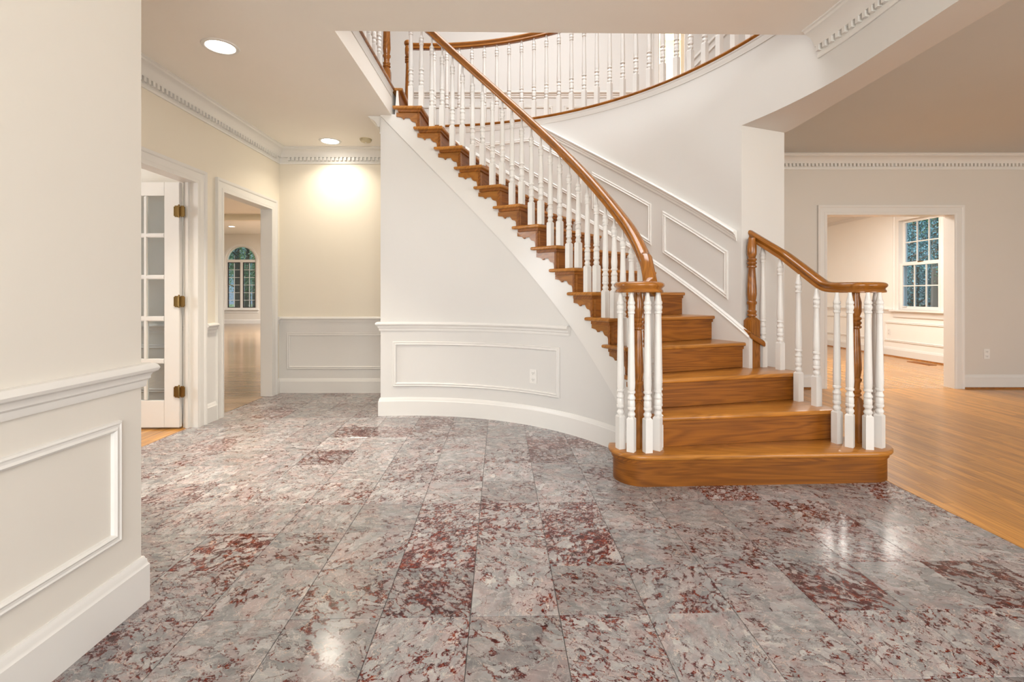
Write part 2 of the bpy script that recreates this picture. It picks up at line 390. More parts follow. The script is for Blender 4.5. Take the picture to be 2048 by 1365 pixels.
# ------------------------------------------------------------------ moulding profiles (out, z)
CH = 2.72                                            # ceiling
BASE = [(0, 0), (.018, 0), (.018, .130), (.015, .134), (.013, .140), (.012, .150), (.008, .157), (.006, .163), (0, .163)]
RAIL = [(0, .768), (.009, .768), (.012, .778), (.012, .790), (.020, .797), (.020, .806), (.024, .815), (.036, .822), (.040, .832), (.036, .842), (.028, .850), (0, .850)]
CROWN = [(0, -.165), (.010, -.165), (.014, -.155), (.014, -.148), (.010, -.145), (.010, -.098), (.030, -.096), (.034, -.088), (.040, -.070), (.058, -.045), (.085, -.028), (.098, -.024), (.104, -.012), (.116, -.008), (.116, 0), (0, 0)]
CASE = [(0, 0), (.012, 0), (.016, .006), (.018, .018), (.014, .022), (.014, .070), (.019, .074), (.024, .082), (.026, .098), (0, .098)]   # (out, across)
dent_me = None
def dentils(crown, pts, side, wallz=CH):
    """small blocks along a straight run of crown"""
    global dent_me
    (x0, y0), (x1, y1) = pts; Lr = hypot(x1-x0, y1-y0); dx, dy = (x1-x0)/Lr, (y1-y0)/Lr; nx, ny = dy*side, -dx*side
    k = int(Lr/.0436); a = atan2(dy, dx)
    for i in range(k):
        s = (i+.5)*Lr/k; px, py = x0+dx*s+nx*.022, y0+dy*s+ny*.022
        if dent_me is None:
            d = MB().box(-.0115, .0115, -.0125, .0125, -.131, -.097).build('dentil', 'white'); dent_me = d
            d.location = (px, py, wallz); d.rotation_euler = (0, 0, a); d.parent = crown
        else: inst(dent_me, (px, py, wallz), a, crown)
def crown(parent, pts, side, dents=()):
    c = sweep('crown_moulding', [(p[0], p[1], CH) for p in pts], CROWN, 'white', parent, side, ang=25)
    for d in dents: dentils(c, d, side)
    return c
def baseboard(parent, pts, side): return sweep('baseboard', pts, BASE, 'white', parent, side, ang=25)
def chair_rail(parent, pts, side): return sweep('chair_rail', pts, RAIL, 'white', parent, side, ang=25)
def casing(parent, mapf, s0, s1, zt, w=.098):
    """three-sided door casing: inner edge s0..s1, up to zt"""
    inner = [(s0, 0), (s0, zt), (s1, zt), (s1, 0)]; v = []; f = []; m = len(CASE)
    dirs = [(-1, 0), (-1, 1), (1, 1), (1, 0)]
    for (s, z), (ds, dz) in zip(inner, dirs):
        for o, a in CASE: v.append(mapf(s+ds*a, z+dz*a, o))
    for i in range(3):
        for j in range(m-1): f.append((i*m+j, (i+1)*m+j, (i+1)*m+j+1, i*m+j+1))
    f.append(tuple(range(m))); f.append(tuple(range(3*m, 4*m)))
    return fixn(mk('door_casing', v, f, 'white', parent, True, ang=25))
PX = lambda y, sgn: (lambda s, z, o: (s, y+sgn*o, z))    # wall running along X at y, facing sgn
PY = lambda x, sgn: (lambda s, z, o: (x+sgn*o, s, z))    # wall running along Y at x, facing sgn

# ------------------------------------------------------------------ stair geometry constants
CXs, CYs = -.914, 2.625
RS = .186; T0 = -.055; DT = .1042
th = lambda n: T0+DT*n
nosz = lambda t: RS*(t-T0)/DT
pol = lambda r, t: (CXs+r*cos(t), CYs+r*sin(t))
RI, RO = 1.855, 2.84
RTI, RTO = 1.775, 2.835
ZF = 16*RS                      # upper floor
ZH = 2.365                      # soffit of the wide opening
THE = .384                      # end of the outer stair wall

# ================================================================== FLOORS
JX = 2.205                      # marble / oak joint
fl = MB().box(-2.665, JX, -1.9, 5.56, -.08, -.0035).build('floor', 'grout')
struct(fl, 'polished grey and burgundy breccia marble tile floor of the foyer', 'floor')
PH = .025; G0 = (-.142, 1.676); TP = .3042; JT = .0021
ux, uy = cos(PH), sin(PH)
def clip(poly, a, b, c):           # keep a*x+b*y<=c
    out = []
    for i, p in enumerate(poly):
        q = poly[(i+1) % len(poly)]; dp = a*p[0]+b*p[1]-c; dq = a*q[0]+b*q[1]-c
        if dp <= 0: out.append(p)
        if dp*dq < 0: t = dp/(dp-dq); out.append((p[0]+(q[0]-p[0])*t, p[1]+(q[1]-p[1])*t))
    return out
tile_full = None
def tile_mesh(poly):
    ins = offset_poly(poly, .0010); n = len(poly)
    v = [(p[0], p[1], -.010) for p in poly]+[(p[0], p[1], -.0009) for p in poly]+[(p[0], p[1], 0) for p in ins]
    f = [(r*n+k, r*n+(k+1) % n, (r+1)*n+(k+1) % n, (r+1)*n+k) for r in (0, 1) for k in range(n)]+[tuple(range(2*n, 3*n))]
    return v, f
h = TP/2-JT/2; SQ = [(-h, -h), (h, -h), (h, h), (-h, h)]
for j in range(-3, 14):
    for i in range(-10, 10):
        cu, cv = (i+.5)*TP, (j+.5)*TP
        cx, cy = G0[0]+cu*ux-cv*uy, G0[1]+cu*uy+cv*ux
        if cy < 1.2 and abs(cx) > cy*1.15+.4: continue
        dist = hypot(cx-CXs, cy-CYs)
        if cx > -1.25 and cy > 2.6 and dist > 2.10 and not (cy < 3.25 and cx > 0): continue
        if cx < -1.55 and cy < 1.70: continue
        wp = [(cx+p[0]*ux-p[1]*uy, cy+p[0]*uy+p[1]*ux) for p in SQ]
        cp = clip(clip(clip(wp, 1, 0, JX-.0015), -1, 0, 2.662), 0, 1, 5.54)
        if len(cp) < 3: continue
        lp = [((x-cx)*ux+(y-cy)*uy, -(x-cx)*uy+(y-cy)*ux) for x, y in cp]
        if abs(sum(a[0]*b[1]-b[0]*a[1] for a, b in zip(lp, lp[1:]+lp[:1])))/2 < .002: continue
        full = all(abs(abs(p[0])-h) < 1e-5 and abs(abs(p[1])-h) < 1e-5 for p in lp) and len(lp) == 4
        if full and tile_full: inst(tile_full, (cx, cy, 0), PH, fl)
        else:
            v, f = tile_mesh(lp); o = mk('tile', v, f, 'marble', fl, loc=(cx, cy, 0), rz=PH)
            if full: tile_full = o

flr = MB().box(JX, 9.0, -1.9, 5.75, -.08, -.004).build('floor_living', 'grout')
struct(flr, 'warm honey oak strip floor of the living room', 'floor')
rng = random.Random(5); PW = .057
pl_src = MB().box(-.0281, .0281, 0, 1, -.012, 0).build('plank', 'plank', flr); pl_used = False
nx_ = int((7.0-JX)/PW)
for i in range(nx_):
    x = JX+.0015+(i+.5)*PW; d0 = max(1.55, .84*x-.35); y = d0-rng.random()*.5; first = True
    while y < 5.74:
        ln = rng.choice((1.1, 1.4, 1.75, 2.1)); y1 = min(y+ln, 5.745)
        if 5.745-y1 < .35: y1 = 5.745
        if not pl_used: o = pl_src; pl_used = True; o.location = (x, y, 0); o.scale = (1, y1-y-.0015, 1)
        else: inst(pl_src, (x, y, 0), 0, flr, (1, y1-y-.0015, 1))
        y = y1
    if d0 > -1.8:
        inst(pl_src, (x, -1.85, 0), 0, flr, (1, d0-.5+1.85-.001, 1)) if False else None
rest = MB()
for i in range(nx_, int((8.9-JX)/PW)): rest.box(JX+i*PW+.001, JX+(i+1)*PW, -1.9, 5.745, -.012, 0)
for i in range(nx_):
    x0 = JX+.0015+i*PW; d0 = max(1.55, .84*(x0+PW/2)-.35)-.51
    rest.box(x0+.0005, x0+PW-.0005, -1.9, d0, -.012, -.0006)
o = rest.build('strip_flooring', 'plank', flr); o['kind'] = 'stuff'

struct(box('floor_dining', 2.3, 6.9, 5.75, 11.2, -.08, 0, 'farwood'), 'honey oak floor of the dining room beyond the cased opening', 'floor')
struct(box('floor_hall', -13, -2.665, 4.26, 18.9, -.08, -.001, 'hallwood'), 'pale reflective oak floor running to the arched window', 'floor')
struct(box('floor_library', -7, -2.665, -.5, 4.26, -.08, -.001, 'farwood'), 'oak floor behind the open glazed door', 'floor')

# ================================================================== CEILINGS
FX0, FY0, FY1 = -1.09, 3.03, 3.08
cl = MB()
slab([(-2.7, -1.9), (2.0, -1.9), (2.0, FY1), (1.93, FY1), (FX0, FY0), (-2.7, FY0)], CH, ZF-.03, 0, cl)
cl.box(-2.7, FX0, FY0, 5.6, CH, ZF-.03)
o = fixn(cl.build('ceiling', 'ceil')); struct(o, 'flat off-white foyer ceiling around the stairwell opening', 'ceiling')
# timber edge of the upper floor along the opening
sweep('nosing', [(FX0, 4.46, ZF), (FX0, FY0, ZF), (1.95, FY1, ZF)], [(-.1, -.028), (.018, -.028), (.026, -.02), (.028, -.012), (.026, -.004), (.018, 0), (-.1, 0)], 'newel', o, -1)
sweep('edge_moulding', [(FX0, 4.46, ZF), (FX0, FY0, ZF), (1.95, FY1, ZF)], [(-.02, -.09), (.004, -.09), (.006, -.075), (.010, -.065), (.010, -.045), (.015, -.036), (.015, -.028), (-.02, -.028)], 'white', o, -1)
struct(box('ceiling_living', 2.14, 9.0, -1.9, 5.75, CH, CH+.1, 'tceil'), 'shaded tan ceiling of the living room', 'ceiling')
struct(box('ceiling_dining', 2.3, 6.9, 5.87, 11.2, CH, CH+.1, 'dining'), 'warm cream ceiling of the dining room', 'ceiling')
struct(MB().box(-13, -2.66, 4.26, 10.0, CH, CH+.1).build('ceiling_hall', 'ceil'), 'grey shaded ceiling of the passage behind the cased opening', 'ceiling')
struct(MB().box(-13, -2.66, 10.0, 18.9, 3.40, 3.5).build('ceiling_family', 'ceil'), 'high ceiling of the far room with the arched window', 'ceiling')
struct(box('ceiling_library', -7, -2.72, -.5, 4.26, CH, CH+.1, 'ceil'), 'ceiling of the room behind the glazed door', 'ceiling')

# ================================================================== WALLS: foyer side
# entry wall beside the camera
w = MB(); w.box(-2.72, -1.319, -1.9, 1.752, 0, CH); w = w.build('wall_entry', 'wall')
struct(w, 'cream entry wall end with white wainscot at the photo edge', 'wall')
pth = [(-2.6, 1.752), (-1.319, 1.752), (-1.319, -1.8)]
baseboard(w, pth, -1); chair_rail(w, pth, -1)
frame_mould('panel_moulding', PY(-1.319, 1), rectpoly(.25, 1.655, .268, .675), 'white', w)
# hall wall with doors
D1, D2 = (2.55, 4.066), (4.412, 5.32)
w = wall_holes('y', -2.704, -2.60, 1.70, 5.56, 0, CH, [(D1[0], D1[1], 0, 2.03), (D2[0], D2[1], 0, 2.03)]).build('wall_left', 'cream')
struct(w, 'cream hall wall with a glazed door opening and a cased opening', 'wall')
casing(w, PY(-2.60, 1), D1[0], D1[1], 2.03); casing(w, PY(-2.60, 1), D2[0], D2[1], 2.03)
casing(w, PY(-2.704, -1), D2[0], D2[1], 2.03)
for a, b in (D1, D2):      # jamb linings
    jb = MB().box(-2.706, -2.585, a-.02, a+.012, 0, 2.018).box(-2.706, -2.585, b-.012, b+.02, 0, 2.018).box(-2.706, -2.585, a-.02, b+.02, 2.018, 2.05)
    jb.build('door_jamb', 'white', w)
MB().box(-2.68, -2.655, D1[1]-.030, D1[1]-.012, 0, 2.018).build('door_stop', 'white', w)
sweep('baseboard', [(-2.60, D1[1]+.098), (-2.60, D2[0]-.098)], BASE, 'white', w, 1)
sweep('chair_rail', [(-2.60, D1[1]+.098), (-2.60, D2[0]-.098)], RAIL, 'white', w, 1)
box('wainscot_panel', -2.60, -2.596, D1[1]+.098, D2[0]-.098, .163, .768, 'white', w)
# hall end wall
w = box('wall_back', -2.72, 3.0, 5.50, 5.62, 0, CH, 'cream'); struct(w, 'cream end wall of the hall washed by a recessed light', 'wall')
baseboard(w, [(-2.60, 5.40), (-2.60, 5.50), (-1.10, 5.50)], 1); chair_rail(w, [(-2.60, 5.42), (-2.60, 5.50), (-1.10, 5.50)], 1)
box('wainscot_panel', -2.60, -1.10, 5.496, 5.50, .163, .768, 'white', w)
frame_mould('panel_moulding', PX(5.496, -1), rectpoly(-2.51, -1.28, .262, .672), 'white', w)
# crown of the hall
hl = empty('trim_1', (0, 0, 0)); struct(hl, 'dentil crown moulding round the hall ceiling', 'moulding')
crown(hl, [(-2.60, 1.76), (-2.60, 5.50), (-1.19, 5.50), (-1.19, 4.475)], 1, [((-2.60, 1.80), (-2.60, 5.40)), ((-2.50, 5.50), (-1.25, 5.50))])

# ------------------------------------------------------------------ inner curved wall below the stair
TEND = math.acos((-1.19-CXs)/RI)
def zlow(t):
    n = (t-T0)/DT; return max(0.0, nosz(t)-.575+max(0, n-5.6)*.0105)
ts = [.30+(TEND-.30)*i/70 for i in range(71)]
v = []; f = []
for t in ts:
    zt = min(CH if t > th(16) else 99, nosz(t)-.24)
    zt = CH if t > th(16)-.01 else max(zt, .02)
    for r in (RI, RI+.09):
        p = pol(r, t); v += [(p[0], p[1], 0), (p[0], p[1], zt)]
for i in range(len(ts)-1):
    a, b = i*4, (i+1)*4
    f += [(a, a+1, b+1, b), (a+2, b+2, b+3, a+3), (a+1, a+3, b+3, b+1)]
k = len(v)
# return along the hall
p = pol(RI, TEND); f += [(0, 2, 3, 1)]
MBw = MB().add(v, f); MBw.box(p[0], p[0]+.1, p[1]+.02, 5.56, 0, CH)
w = fixn(MBw.build('wall_stair', 'stairwall', None, True)); struct(w, 'curved off-white wall under the staircase with wainscot panel', 'wall')
arc = lambda r, a, b, n=40: [pol(r, a+(b-a)*i/n) for i in range(n+1)]
cpath = arc(RI, .36, TEND, 60)
sweep('baseboard', cpath+[(-1.19, 5.48)], BASE, 'white', w, -1, ang=25)
sweep('chair_rail', arc(RI, .741, TEND, 44)+[(-1.19, 5.48)], RAIL, 'white', w, -1, ang=25)
cm = lambda s, z, o: (*pol(RI-o, s/RI), z)
frame_mould('panel_moulding', cm, densify(rectpoly(.795*RI, 1.663*RI, .262, .672), .05), 'white', w)
# raised string following the steps
v = []; f = []
for i, t in enumerate([th(2.2)+(TEND-th(2.2))*i/200 for i in range(201)]):
    n = max(1, min(15, int(math.floor((t-.026-T0)/DT)))); zt = n*RS-.03 if t < th(16)+.02 else (CH+.01 if t > 1.645 else ZF-.03)
    zl = min(zlow(t), zt-.02); zl = max(zl, 0)
    for r, z in ((RI+.005, zl), (RI-.014, zl), (RI-.014, zt), (RI+.06, zt)):
        q = pol(r, t); v.append((q[0], q[1], z))
for i in range(200):
    a, b = i*4, i*4+4
    f += [(a, a+1, b+1, b), (a+1, a+2, b+2, b+1), (a+2, a+3, b+3, b+2)]
fixn(mk('stair_string', v, f, 'white', w))

# ------------------------------------------------------------------ outer curved wall, header over the wide opening
ts = [THE+(1.638-THE)*i/60 for i in range(61)]
XB = 2.15
v = []; f = []
def backpt(t):
    # outer side: plane x = XB near the opening, thick shell further round
    q = pol(RO+.444, t)
    return (min(q[0], XB), q[1])
for t in ts:
    p = pol(RO, t); q = backpt(t)
    v += [(p[0], p[1], 0), (p[0], p[1], ZF-.03), (q[0], q[1], 0), (q[0], q[1], ZF-.03)]
for i in range(60):
    a, b = i*4, i*4+4
    f += [(a, a+1, b+1, b), (a+2, b+2, b+3, a+3), (a+1, a+3, b+3, b+1)]
f += [(0, 2, 3, 1), (240, 241, 243, 242)]
# header
hp = [pol(RO, THE*(1-i/14)) for i in range(15)]+[(CXs+RO, CYs-.6), (CXs+RO, -1.8)]
k = len(v)
for i, p in enumerate(hp):
    y0 = backpt(THE)[1]; q = (backpt(THE)[0]+(XB-backpt(THE)[0])*min(1, i/3), y0+(p[1]-y0)*min(1, i/14) if i < 14 else p[1])
    v += [(p[0], p[1], ZH), (p[0], p[1], ZF-.03), (q[0], q[1], ZH), (q[0], q[1], ZF-.03)]
for i in range(len(hp)-1):
    a, b = k+i*4, k+i*4+4
    f += [(a, a+1, b+1, b), (a+2, b+2, b+3, a+3), (a, b, b+2, a+2), (a+1, a+3, b+3, b+1)]
w = fixn(MB().add(v, f).build('wall_stair_outer', 'stairwall', None, True, ang=25))
struct(w, 'tall curved stairwell wall sweeping into the header over the living room opening', 'wall')
def slope_path(r, a, b, dz, n=50, zmax=None):
    out = []
    for i in range(n+1):
        t = a+(b-a)*i/n; z = nosz(t)+dz; p = pol(r, t); out.append((p[0], p[1], z if zmax is None else min(z, zmax)))
    return out
# wainscot cap, panels, skirt
CAP = [(0, -.078), (.010, -.078), (.013, -.066), (.013, -.055), (.021, -.048), (.021, -.038), (.026, -.030), (.038, -.022), (.042, -.012), (.036, -.003), (.028, 0), (0, 0)]
tcap = T0+DT*(ZF-.10-.77)/RS
sweep('chair_rail', slope_path(RO, .398, tcap, .77), CAP, 'white', w, -1, ang=25)
om = lambda s, z, o: (*pol(RO-o, s/RO), z)
def spanel(a, b, lo=.195, hi=.57, zmax=2.76):
    n = 24; bot = []; top = []
    for i in range(n+1):
        t = a+(b-a)*i/n; bot.append((t*RO, nosz(t)+lo)); top.append((t*RO, min(nosz(t)+hi, zmax)))
    poly = bot+top[::-1]
    frame_mould('panel_moulding', om, poly, 'white', w)
spanel(.427, .657); spanel(.698, .925); spanel(.966, 1.385)
sk = MB(); v = []; f = []
tl = [.352+(1.60-.352)*i/70 for i in range(71)]
for t in tl:
    for r, z in ((RO+.01, nosz(t)-.5), (RO-.022, nosz(t)-.5), (RO-.022, nosz(t)+.045), (RO+.01, nosz(t)+.045)):
        q = pol(r, t); v.append((q[0], q[1], max(z, .01)))
for i in range(70):
    a, b = i*4, i*4+4
    f += [(a+j, a+j+1, b+j+1, b+j) for j in range(3)]
f += [(0, 1, 2, 3)]
fixn(mk('stair_skirt', v, f, 'white', w))
sweep('skirt_cap', slope_path(RO-.004, .352, 1.60, .045), [(0, 0), (.020, 0), (.026, .006), (.026, .014), (.018, .020), (.016, .030), (.008, .038), (0, .042)], 'white', w, -1, ang=25)
# oak edge of the balcony
bpath = [pol(RO, .02+(1.64-.02)*i/70) for i in range(71)]
sweep('nosing', [(p[0], p[1], ZF) for p in bpath], [(-.12, -.028), (.018, -.028), (.027, -.02), (.03, -.013), (.027, -.005), (.018, 0), (-.12, 0)], 'newel', w, -1)
sweep('edge_moulding', [(p[0], p[1], ZF) for p in bpath], [(-.01, -.085), (.005, -.085), (.007, -.07), (.012, -.06), (.012, -.044), (.018, -.036), (.018, -.028), (-.01, -.028)], 'white', w, -1)
# crown on the foyer face of the header
cpt = [pol(RO, .147*(1-i/4)) for i in range(5)]+[(CXs+RO, -1.7)]
crown(w, cpt, 1, [(cpt[0], cpt[1]), (cpt[1], cpt[2]), (cpt[2], cpt[3]), (cpt[3], cpt[4]), ((CXs+RO, CYs), (CXs+RO, 1.2))])
# baseboard on the end face and living side
pe, qe = pol(RO, THE), backpt(THE)
# living room return wall behind the stair
w = box('wall_living_return', XB-.3, XB-.002, backpt(THE)[1]+.03, 5.75, 0, ZF-.03, 'taupe'); struct(w, 'living room side wall behind the stairwell pier', 'wall')
baseboard(w, [(XB-.002, 5.74), (XB-.002, backpt(THE)[1]+.04)], -1)

# ================================================================== LIVING ROOM
YL = 5.75; OP = (3.66, 5.167)
w = wall_holes('x', YL, YL+.12, 1.9, 9.0, 0, CH, [(OP[0], OP[1], 0, 2.04)]).build('wall_living', 'taupe')
struct(w, 'taupe living room wall with white cased opening to the dining room', 'wall')
casing(w, PX(YL, -1), OP[0], OP[1], 2.04); casing(w, PX(YL+.12, 1), OP[0], OP[1], 2.04)
MB().box(OP[0]-.02, OP[0]+.012, YL-.013, YL+.133, 0, 2.028).box(OP[1]-.012, OP[1]+.02, YL-.013, YL+.133, 0, 2.028).box(OP[0]-.02, OP[1]+.02, YL-.013, YL+.133, 2.028, 2.06).build('door_jamb', 'white', w)
baseboard(w, [(XB, YL), (OP[0]-.098, YL)], 1); baseboard(w, [(OP[1]+.098, YL), (8.9, YL)], 1)
for a, b in ((XB, OP[0]-.10), (OP[1]+.10, 8.9)):
    sweep('shoe_moulding', [(a, YL), (b, YL)], [(.018, 0), (.034, 0), (.033, .008), (.028, .016), (.018, .019)], 'newel', w, 1)
crown(w, [(XB, YL), (8.95, YL)], 1, [((2.2, YL), (6.5, YL))])
struct(wall_holes('x', -2.0, -1.9, 2.1, 9.0, 0, CH, [(3.4, 7.0, .5, 2.5)]).build('wall_living_front', 'taupe'), 'living room front wall with a wide window', 'wall')
struct(box('wall_living_right', 8.95, 9.05, -1.9, 5.75, 0, CH, 'taupe'), 'living room wall outside the picture', 'wall')

# ================================================================== DINING ROOM
XD = 6.77; WY = (7.78, 8.63); WZ = (.835, 2.405)
w = wall_holes('y', XD, XD+.14, 5.87, 11.2, 0, CH, [(WY[0], WY[1], WZ[0], WZ[1])]).build('wall_dining', 'dining')
struct(w, 'warm cream dining room wall with wainscot and a sash window', 'wall')
baseboard(w, [(XD, 5.9), (XD, 11.1)], -1)
sweep('shoe_moulding', [(XD, 5.9), (XD, 11.1)], [(.018, 0), (.036, 0), (.034, .010), (.028, .018), (.018, .022)], 'newel', w, -1)
chair_rail(w, [(XD, 5.9), (XD, WY[0]-.10)], -1); chair_rail(w, [(XD, WY[1]+.10), (XD, 11.1)], -1)
frame_mould('panel_moulding', PY(XD, -1), rectpoly(6.3, 8.95, .262, .62), 'white', w)
frame_mould('panel_moulding', PY(XD, -1), rectpoly(9.13, 10.9, .262, .672), 'white', w)
crown(w, [(XD, 5.9), (XD, 11.1)], -1)
struct(box('wall_dining_back', 2.3, 6.9, 11.1, 11.2, 0, CH, 'dining'), 'far dining room wall', 'wall')
struct(box('wall_dining_left', 2.2, 2.3, 5.87, 11.2, 0, CH, 'dining'), 'hidden dining room side wall', 'wall')

def quadpane(name, a, b, parent, mat='glass', th_=.004, axis='y', c=0):
    (s0, z0), (s1, z1) = a, b
    if axis == 'y': return box(name, c-th_/2, c+th_/2, s0, s1, z0, z1, mat, parent)
    return box(name, s0, s1, c-th_/2, c+th_/2, z0, z1, mat, parent)
# sash window
win = empty('window_2', (XD, (WY[0]+WY[1])/2, WZ[0])); struct(win, 'white six over six sash window in the dining room', 'window')
def kid(o, parent):
    o.parent = parent; o.matrix_parent_inverse = parent.matrix_world.inverted() if parent.parent else __import__('mathutils').Matrix.Translation(-parent.location); return o
fr = casing(None, lambda s, z, o: (XD-o, s, z), WY[0], WY[1], WZ[1]); 
for vv in fr.data.vertices:
    if vv.co.z < .01: vv.co.z = WZ[0]
kid(fr, win); fr.name = 'window_casing'
kid(MB().box(XD-.013, XD+.14, WY[0]-.02, WY[0]+.02, WZ[0], WZ[1]-.02).box(XD-.013, XD+.14, WY[1]-.02, WY[1]+.02, WZ[0], WZ[1]-.02).box(XD-.013, XD+.14, WY[0]-.02, WY[1]+.02, WZ[1]-.02, WZ[1]+.02).build('window_jamb', 'white'), win)
kid(MB().box(XD-.07, XD+.14, WY[0]-.13, WY[1]+.13, WZ[0]-.03, WZ[0]).box(XD-.02, XD, WY[0]-.10, WY[1]+.10, WZ[0]-.13, WZ[0]-.03).build('window_sill', 'white'), win)
def sash(x, y0, y1, z0, z1, nm):
    s = kid(MB().box(x-.02, x+.02, y0, y0+.048, z0, z1).box(x-.02, x+.02, y1-.048, y1, z0, z1).box(x-.02, x+.02, y0+.048, y1-.048, z0, z0+.062).box(x-.02, x+.02, y0+.048, y1-.048, z1-.045, z1).build('sash', 'white'), win)
    gy0, gy1, gz0, gz1 = y0+.048, y1-.048, z0+.062, z1-.045
    for i in (1, 2):
        y = gy0+(gy1-gy0)*i/3; box('muntin', x-.012, x+.012, y-.009, y+.009, gz0, gz1, 'white', s)
    box('muntin', x-.011, x+.011, gy0, gy1, (gz0+gz1)/2-.009, (gz0+gz1)/2+.009, 'white', s)
    for i in range(3):
        for j in range(2):
            quadpane('pane', (gy0+(gy1-gy0)*i/3, gz0+(gz1-gz0)*j/2), (gy0+(gy1-gy0)*(i+1)/3, gz0+(gz1-gz0)*(j+1)/2), s, c=x)
    for ch in s.children: pass
    return s
sash(XD+.085, WY[0]+.02, WY[1]-.02, 1.60, WZ[1]-.02, 'u')
s_ = sash(XD+.04, WY[0]+.02, WY[1]-.02, WZ[0], 1.645, 'l')
box('sash_lock', XD+.012, XD+.05, 8.17, 8.24, 1.645, 1.662, 'brass', s_)
box('sash_lift', XD-.0, XD+.02, 8.46, 8.56, WZ[0]+.052, WZ[0]+.066, 'white', s_)

# ================================================================== ROOM BEHIND THE GLAZED DOOR
w = box('wall_library', -7, -2.704, 4.20, 4.30, 0, CH, 'wall'); struct(w, 'wainscoted wall seen through the glazed door', 'wall')
baseboard(w, [(-6.9, 4.20), (-2.73, 4.20)], 1); chair_rail(w, [(-6.9, 4.20), (-2.73, 4.20)], 1)
frame_mould('panel_moulding', PX(4.20, -1), rectpoly(-4.6, -2.85, .262, .672), 'white', w)
struct(box('wall_library_left', -7.1, -7.0, -.5, 4.3, 0, CH, 'wall'), 'outer wall of the room behind the glazed door', 'wall')
struct(box('wall_library_front', -7, -2.72, -.6, -.5, 0, CH, 'wall'), 'front wall of the room behind the glazed door', 'wall')

# glazed door leaf, open at right angles
LX1, LW, LY, LT = -2.710, .735, 4.030, .036
door = empty('door_1', (LX1, LY, 0)); struct(door, 'white glazed door with fifteen panes standing open on brass hinges', 'door')
LX0 = LX1-LW; ST = .124; Z0, Z1 = .012, 2.014
rows = [(.232, .532), (.573, .880), (.920, 1.222), (1.257, 1.563), (1.598, 1.903)]
def dpart(o): return kid(o, door)
for a, b in ((LX0, LX0+ST), (LX1-ST, LX1)): dpart(bevbox('stile', b-a, LT, Z1-Z0, .003, 'white', None, ((a+b)/2, LY, (Z0+Z1)/2)))
for a, b in ((Z0, rows[0][0]), (rows[-1][1], Z1)): dpart(bevbox('rail', LW-2*ST, LT, b-a, .002, 'white', None, ((LX0+LX1)/2, LY, (a+b)/2)))
gx0, gx1 = LX0+ST, LX1-ST; pw = (gx1-gx0-.06)/3
for (a, b), (c, d) in zip(rows, rows[1:]): dpart(bevbox('muntin', gx1-gx0, .030, c-b, .006, 'white', None, ((gx0+gx1)/2, LY, (b+c)/2)))
for i in (1, 2): dpart(bevbox('muntin', .03, .028, rows[-1][1]-rows[0][0], .006, 'white', None, (gx0+i*pw+(i-.5)*.03, LY, (rows[0][0]+rows[-1][1])/2)))
for a, b in rows:
    for i in range(3): dpart(box('pane', gx0+i*(pw+.03), gx0+i*(pw+.03)+pw, LY-.002, LY+.002, a, b, 'doorglass'))
for z in (.305, 1.04, 1.775):
    hg = dpart(bevbox('hinge', .038, .006, .092, .008, 'brass', None, (LX1-.022, LY-.021, z)))
    mbk = lathe([(.0065, -.05), (.0065, .05), (.004, .055), (0, .057)], 10)
    kn = mbk.build('hinge_knuckle', 'brass', None, True); kn.location = (LX1+.006, LY-.022, z); kid_ = kn; kn.parent = hg; kn.location = (.022, -.002, 0)
    lf = bevbox('hinge_leaf', .040, .005, .092, .008, 'brass', None); lf.parent = hg; lf.location = (.045, .004, 0)

# ================================================================== PASSAGE AND FAR ROOM
YF = 18.65; AX, AW, AZ0, AZ1 = -10.27, .58, .55, 2.38
w = wall_holes('x', YF, YF+.15, -13, -2.66, 0, 3.40, [(AX-AW, AX+AW, AZ0, AZ1+AW)]).build('wall_family', 'wall')
struct(w, 'far pale wall around the arched window', 'wall')
ar = MB(); nA = 24
for i in range(nA):
    a0, a1 = pi*i/nA, pi*(i+1)/nA
    q = []
    for a in (a0, a1):
        ci, si = cos(a), sin(a); kx = max(abs(ci), si); q.append((AX+AW*ci, AZ1+AW*si, AX+AW*ci/kx, AZ1+AW*si/kx))
    (x0, z0, X0, Zz0), (x1, z1, X1, Zz1) = q
    for y in (YF, YF+.15): ar.add([(x0, y, z0), (x1, y, z1), (X1, y, Zz1), (X0, y, Zz0)], [(0, 1, 2, 3)])
    ar.add([(x0, YF, z0), (x1, YF, z1), (x1, YF+.15, z1), (x0, YF+.15, z0)], [(0, 1, 2, 3)])
ar.build('arch_spandrel', 'wall', w)
baseboard(w, [(-12.9, YF), (-2.8, YF)], 1)
struct(box('wall_family_header', -13, -2.66, 9.95, 10.1, 2.61, 3.5, 'cream'), 'tan header across the passage ceiling', 'wall')
struct(box('wall_family_left', -13.1, -13, 4.26, 18.9, 0, 3.5, 'wall'), 'hidden outer wall of the far room', 'wall')
struct(box('wall_passage_right', -2.722, -2.65, 5.56, 18.9, 0, 3.5, 'wall'), 'hidden inner wall of the passage', 'wall')
win = empty('window_1', (AX, YF, AZ0)); struct(win, 'tall arched window with two leaded casements at the passage end', 'window')
outl = [(AX-AW, AZ0), (AX+AW, AZ0)]+[(AX+AW*cos(pi*i/24), AZ1+AW*sin(pi*i/24)) for i in range(25)]
FP = [(0, 0), (0, .02), (.05, .02), (.05, -.06), (0, -.06)]
kid(frame_mould('frame', PX(YF+.06, -1), outl, 'white', None, FP), win)
kid(frame_mould('window_casing', PX(YF, -1), [(AX+(p[0]-AX)*1.13, AZ0-.02+(p[1]-AZ0)*1.03) for p in outl], 'white', None, [(0, 0), (.0, .02), (.07, .015), (.075, 0)]), win)
